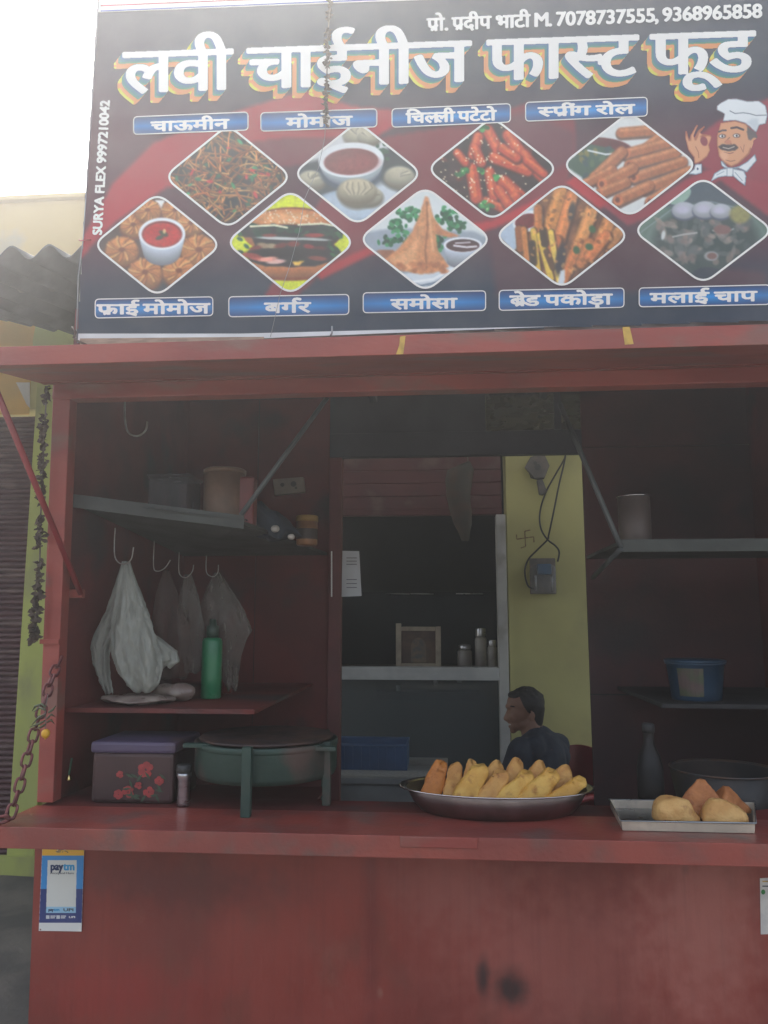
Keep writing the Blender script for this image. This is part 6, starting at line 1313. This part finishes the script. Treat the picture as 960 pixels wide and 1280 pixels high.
el_r = Vector((sh_r.x-.05, sh_r.y+.02, sh_r.z-.30)); wr_r = Vector((el_r.x-.22, el_r.y-.05, el_r.z))
for a, b_, c_ in ((sh_l, el_l, wr_l), (sh_r, el_r, wr_r)): cap(B, a, b_, .056, .043); cap(B, b_, c_, .042, .028)
for sg, wr in ((-1, wr_l), (1, wr_r)):                  # hands: palm, four fingers and a thumb
    p0 = wr+Vector((-.045,0,-.008)); B.ell(p0, (.048,.040,.016), 14)
    for i, (L, o_) in enumerate(((.062,-.030),(.070,-.010),(.066,.011),(.052,.030))):
        a = p0+Vector((-.035, o_*sg, 0)); b_ = a+Vector((-L*.55, o_*.15*sg, -.004)); c_ = b_+Vector((-L*.38, 0, -.018)); cap(B, a, b_, .0098, .009, 10); cap(B, b_, c_, .009, .0075, 10)
    a = p0+Vector((.005,-.036*sg,0)); b_ = a+Vector((-.035,-.024*sg,-.008)); cap(B, a, b_, .012, .010, 10); cap(B, b_, b_+Vector((-.026,.002,-.008)), .010, .008, 10)
for sg in (-1, 1):
    hip = pel+Vector((-.02, .09*sg, -.03)); kn = hip+Vector((-.42, .05*sg, .0)); an = Vector((kn.x+.02, kn.y, .09)); cap(B, hip, kn, .085, .058); cap(B, kn, an, .055, .037)
    cap(B, an+Vector((.03,0,-.05)), an+Vector((-.15,.01*sg,-.06)), .035, .028)
body = fuse('body', B, M_skin, man, .0065, 2, .5)
# hair cap
Hm = MB(); Hm.ell(H(659.5,877.5), (20.5*sc,.080,17.5*sc), 30); Hm.ell(H(668,884), (11*sc,.074,16*sc), 24); cap(Hm, H(672,885,-.03), H(671,902,-.02), .040, .034); cap(Hm, H(672,885,.03), H(671,902,.02), .040, .034); Hm.ell(H(645,869), (10*sc,.060,5.5*sc), 20)
for i in range(60):
    t = RR.uniform(0, 6.28); u = RR.uniform(.1, 1.2); Hm.ell(H(659,877)+Vector((20*sc*sin(u)*cos(t), .078*sin(u)*sin(t), 17*sc*cos(u))), (.010,.010,.009), 8)
fuse('hair', Hm, M_hair, man, .006, 1, .4)
for dy in (-.040, .040):
    c = H(640, 889, dy*.9); obj('eye', MB().ell(c, (.006,.010,.004), 12), M_hair, man, smooth=True)
    obj('eyebrow', MB().tube([H(636.4,884.2,dy*.6), H(638.5,882.6,dy*1.1), H(643,883.4,dy*1.5)], .0035, 6), M_hair, man, smooth=True)
obj('teeth', MB().ell(H(639.2,905.2,-.008), (.016,.017,.0075), 14), mat('tooth_enamel', (.6,.57,.52), .35), man, smooth=True)
Sh = MB(); cap(Sh, H(674,937,-.10), H(677,932,.12), .086, .086); cap(Sh, H(674,947,-.065), H(680,1012,-.045), .143, .145); cap(Sh, H(674,947,.065), H(680,1012,.045), .143, .145); cap(Sh, H(680,1000), pel+Vector((0,0,.04)), .155, .168)
for a, b_, c_ in ((sh_l, el_l, wr_l), (sh_r, el_r, wr_r)): cap(Sh, a, b_, .074, .058); cap(Sh, b_, b_.lerp(c_, .8), .056, .042)
cap(Sh, H(670,927,-.04), H(669,931,.05), .070, .070); cap(Sh, H(671,921,-.03), H(668,936,-.17), .058, .062); cap(Sh, H(674,921,.03), H(697,934,.14), .058, .070); cap(Sh, H(676,922,.0), H(690,945,.05), .070, .10)
Sh.v = [tuple(q_) for q_ in noisy(Sh.v, .006, 14, 2)]
fuse('shirt', Sh, M_shirt, man, .008, 2, .5)
col = MB()
cl = [H(652,931,-.035), H(658,925,-.064), H(668,919,-.070), H(676,913,-.045), H(678,912,.02), H(672,916,.06), H(660,922,.06), H(652,929,.03)]
top_ = [c+Vector((.002,.0,.020)) for c in cl]; V = cl+top_+[c+(c-H(666,921)).normalized()*.012 for c in cl]; n = len(cl)
for i in range(n-1): col.add([cl[i], cl[i+1], top_[i+1], top_[i]], [(0,1,2,3)]); col.add([top_[i], top_[i+1], V[2*n+i+1]-Vector((0,0,.014)), V[2*n+i]-Vector((0,0,.014))], [(0,1,2,3)])
cc = obj('collar', col, M_shirt, man); so = cc.modifiers.new('s', 'SOLIDIFY'); so.thickness = .004
Tr = MB()
for sg in (-1, 1):
    hip = pel+Vector((-.02, .09*sg, -.03)); kn = hip+Vector((-.42, .05*sg, .0)); an = Vector((kn.x+.02, kn.y, .12)); cap(Tr, hip, kn, .098, .072); cap(Tr, kn, an, .070, .052)
fuse('trousers', Tr, M_trou, man, .010, 2, .5)

# ---- added scattering volume that imitates veiling lens glare over the scene
if VEIL:
    hz = obj('glare_veil', MB().box(-30, 30, -12, 14, -1, 6), bpy.data.materials.new('glare_veil_air')); tag(hz, kind='stuff')
    m = hz.data.materials[0]; m.use_nodes = True; n = m.node_tree.nodes; n.remove(n['Principled BSDF']); v = n.new('ShaderNodeVolumePrincipled')
    v.inputs['Color'].default_value = (.97,.985,1,1); v.inputs['Density'].default_value = VEIL; v.inputs['Anisotropy'].default_value = .68
    m.node_tree.links.new(v.outputs[0], n['Material Output'].inputs['Volume'])
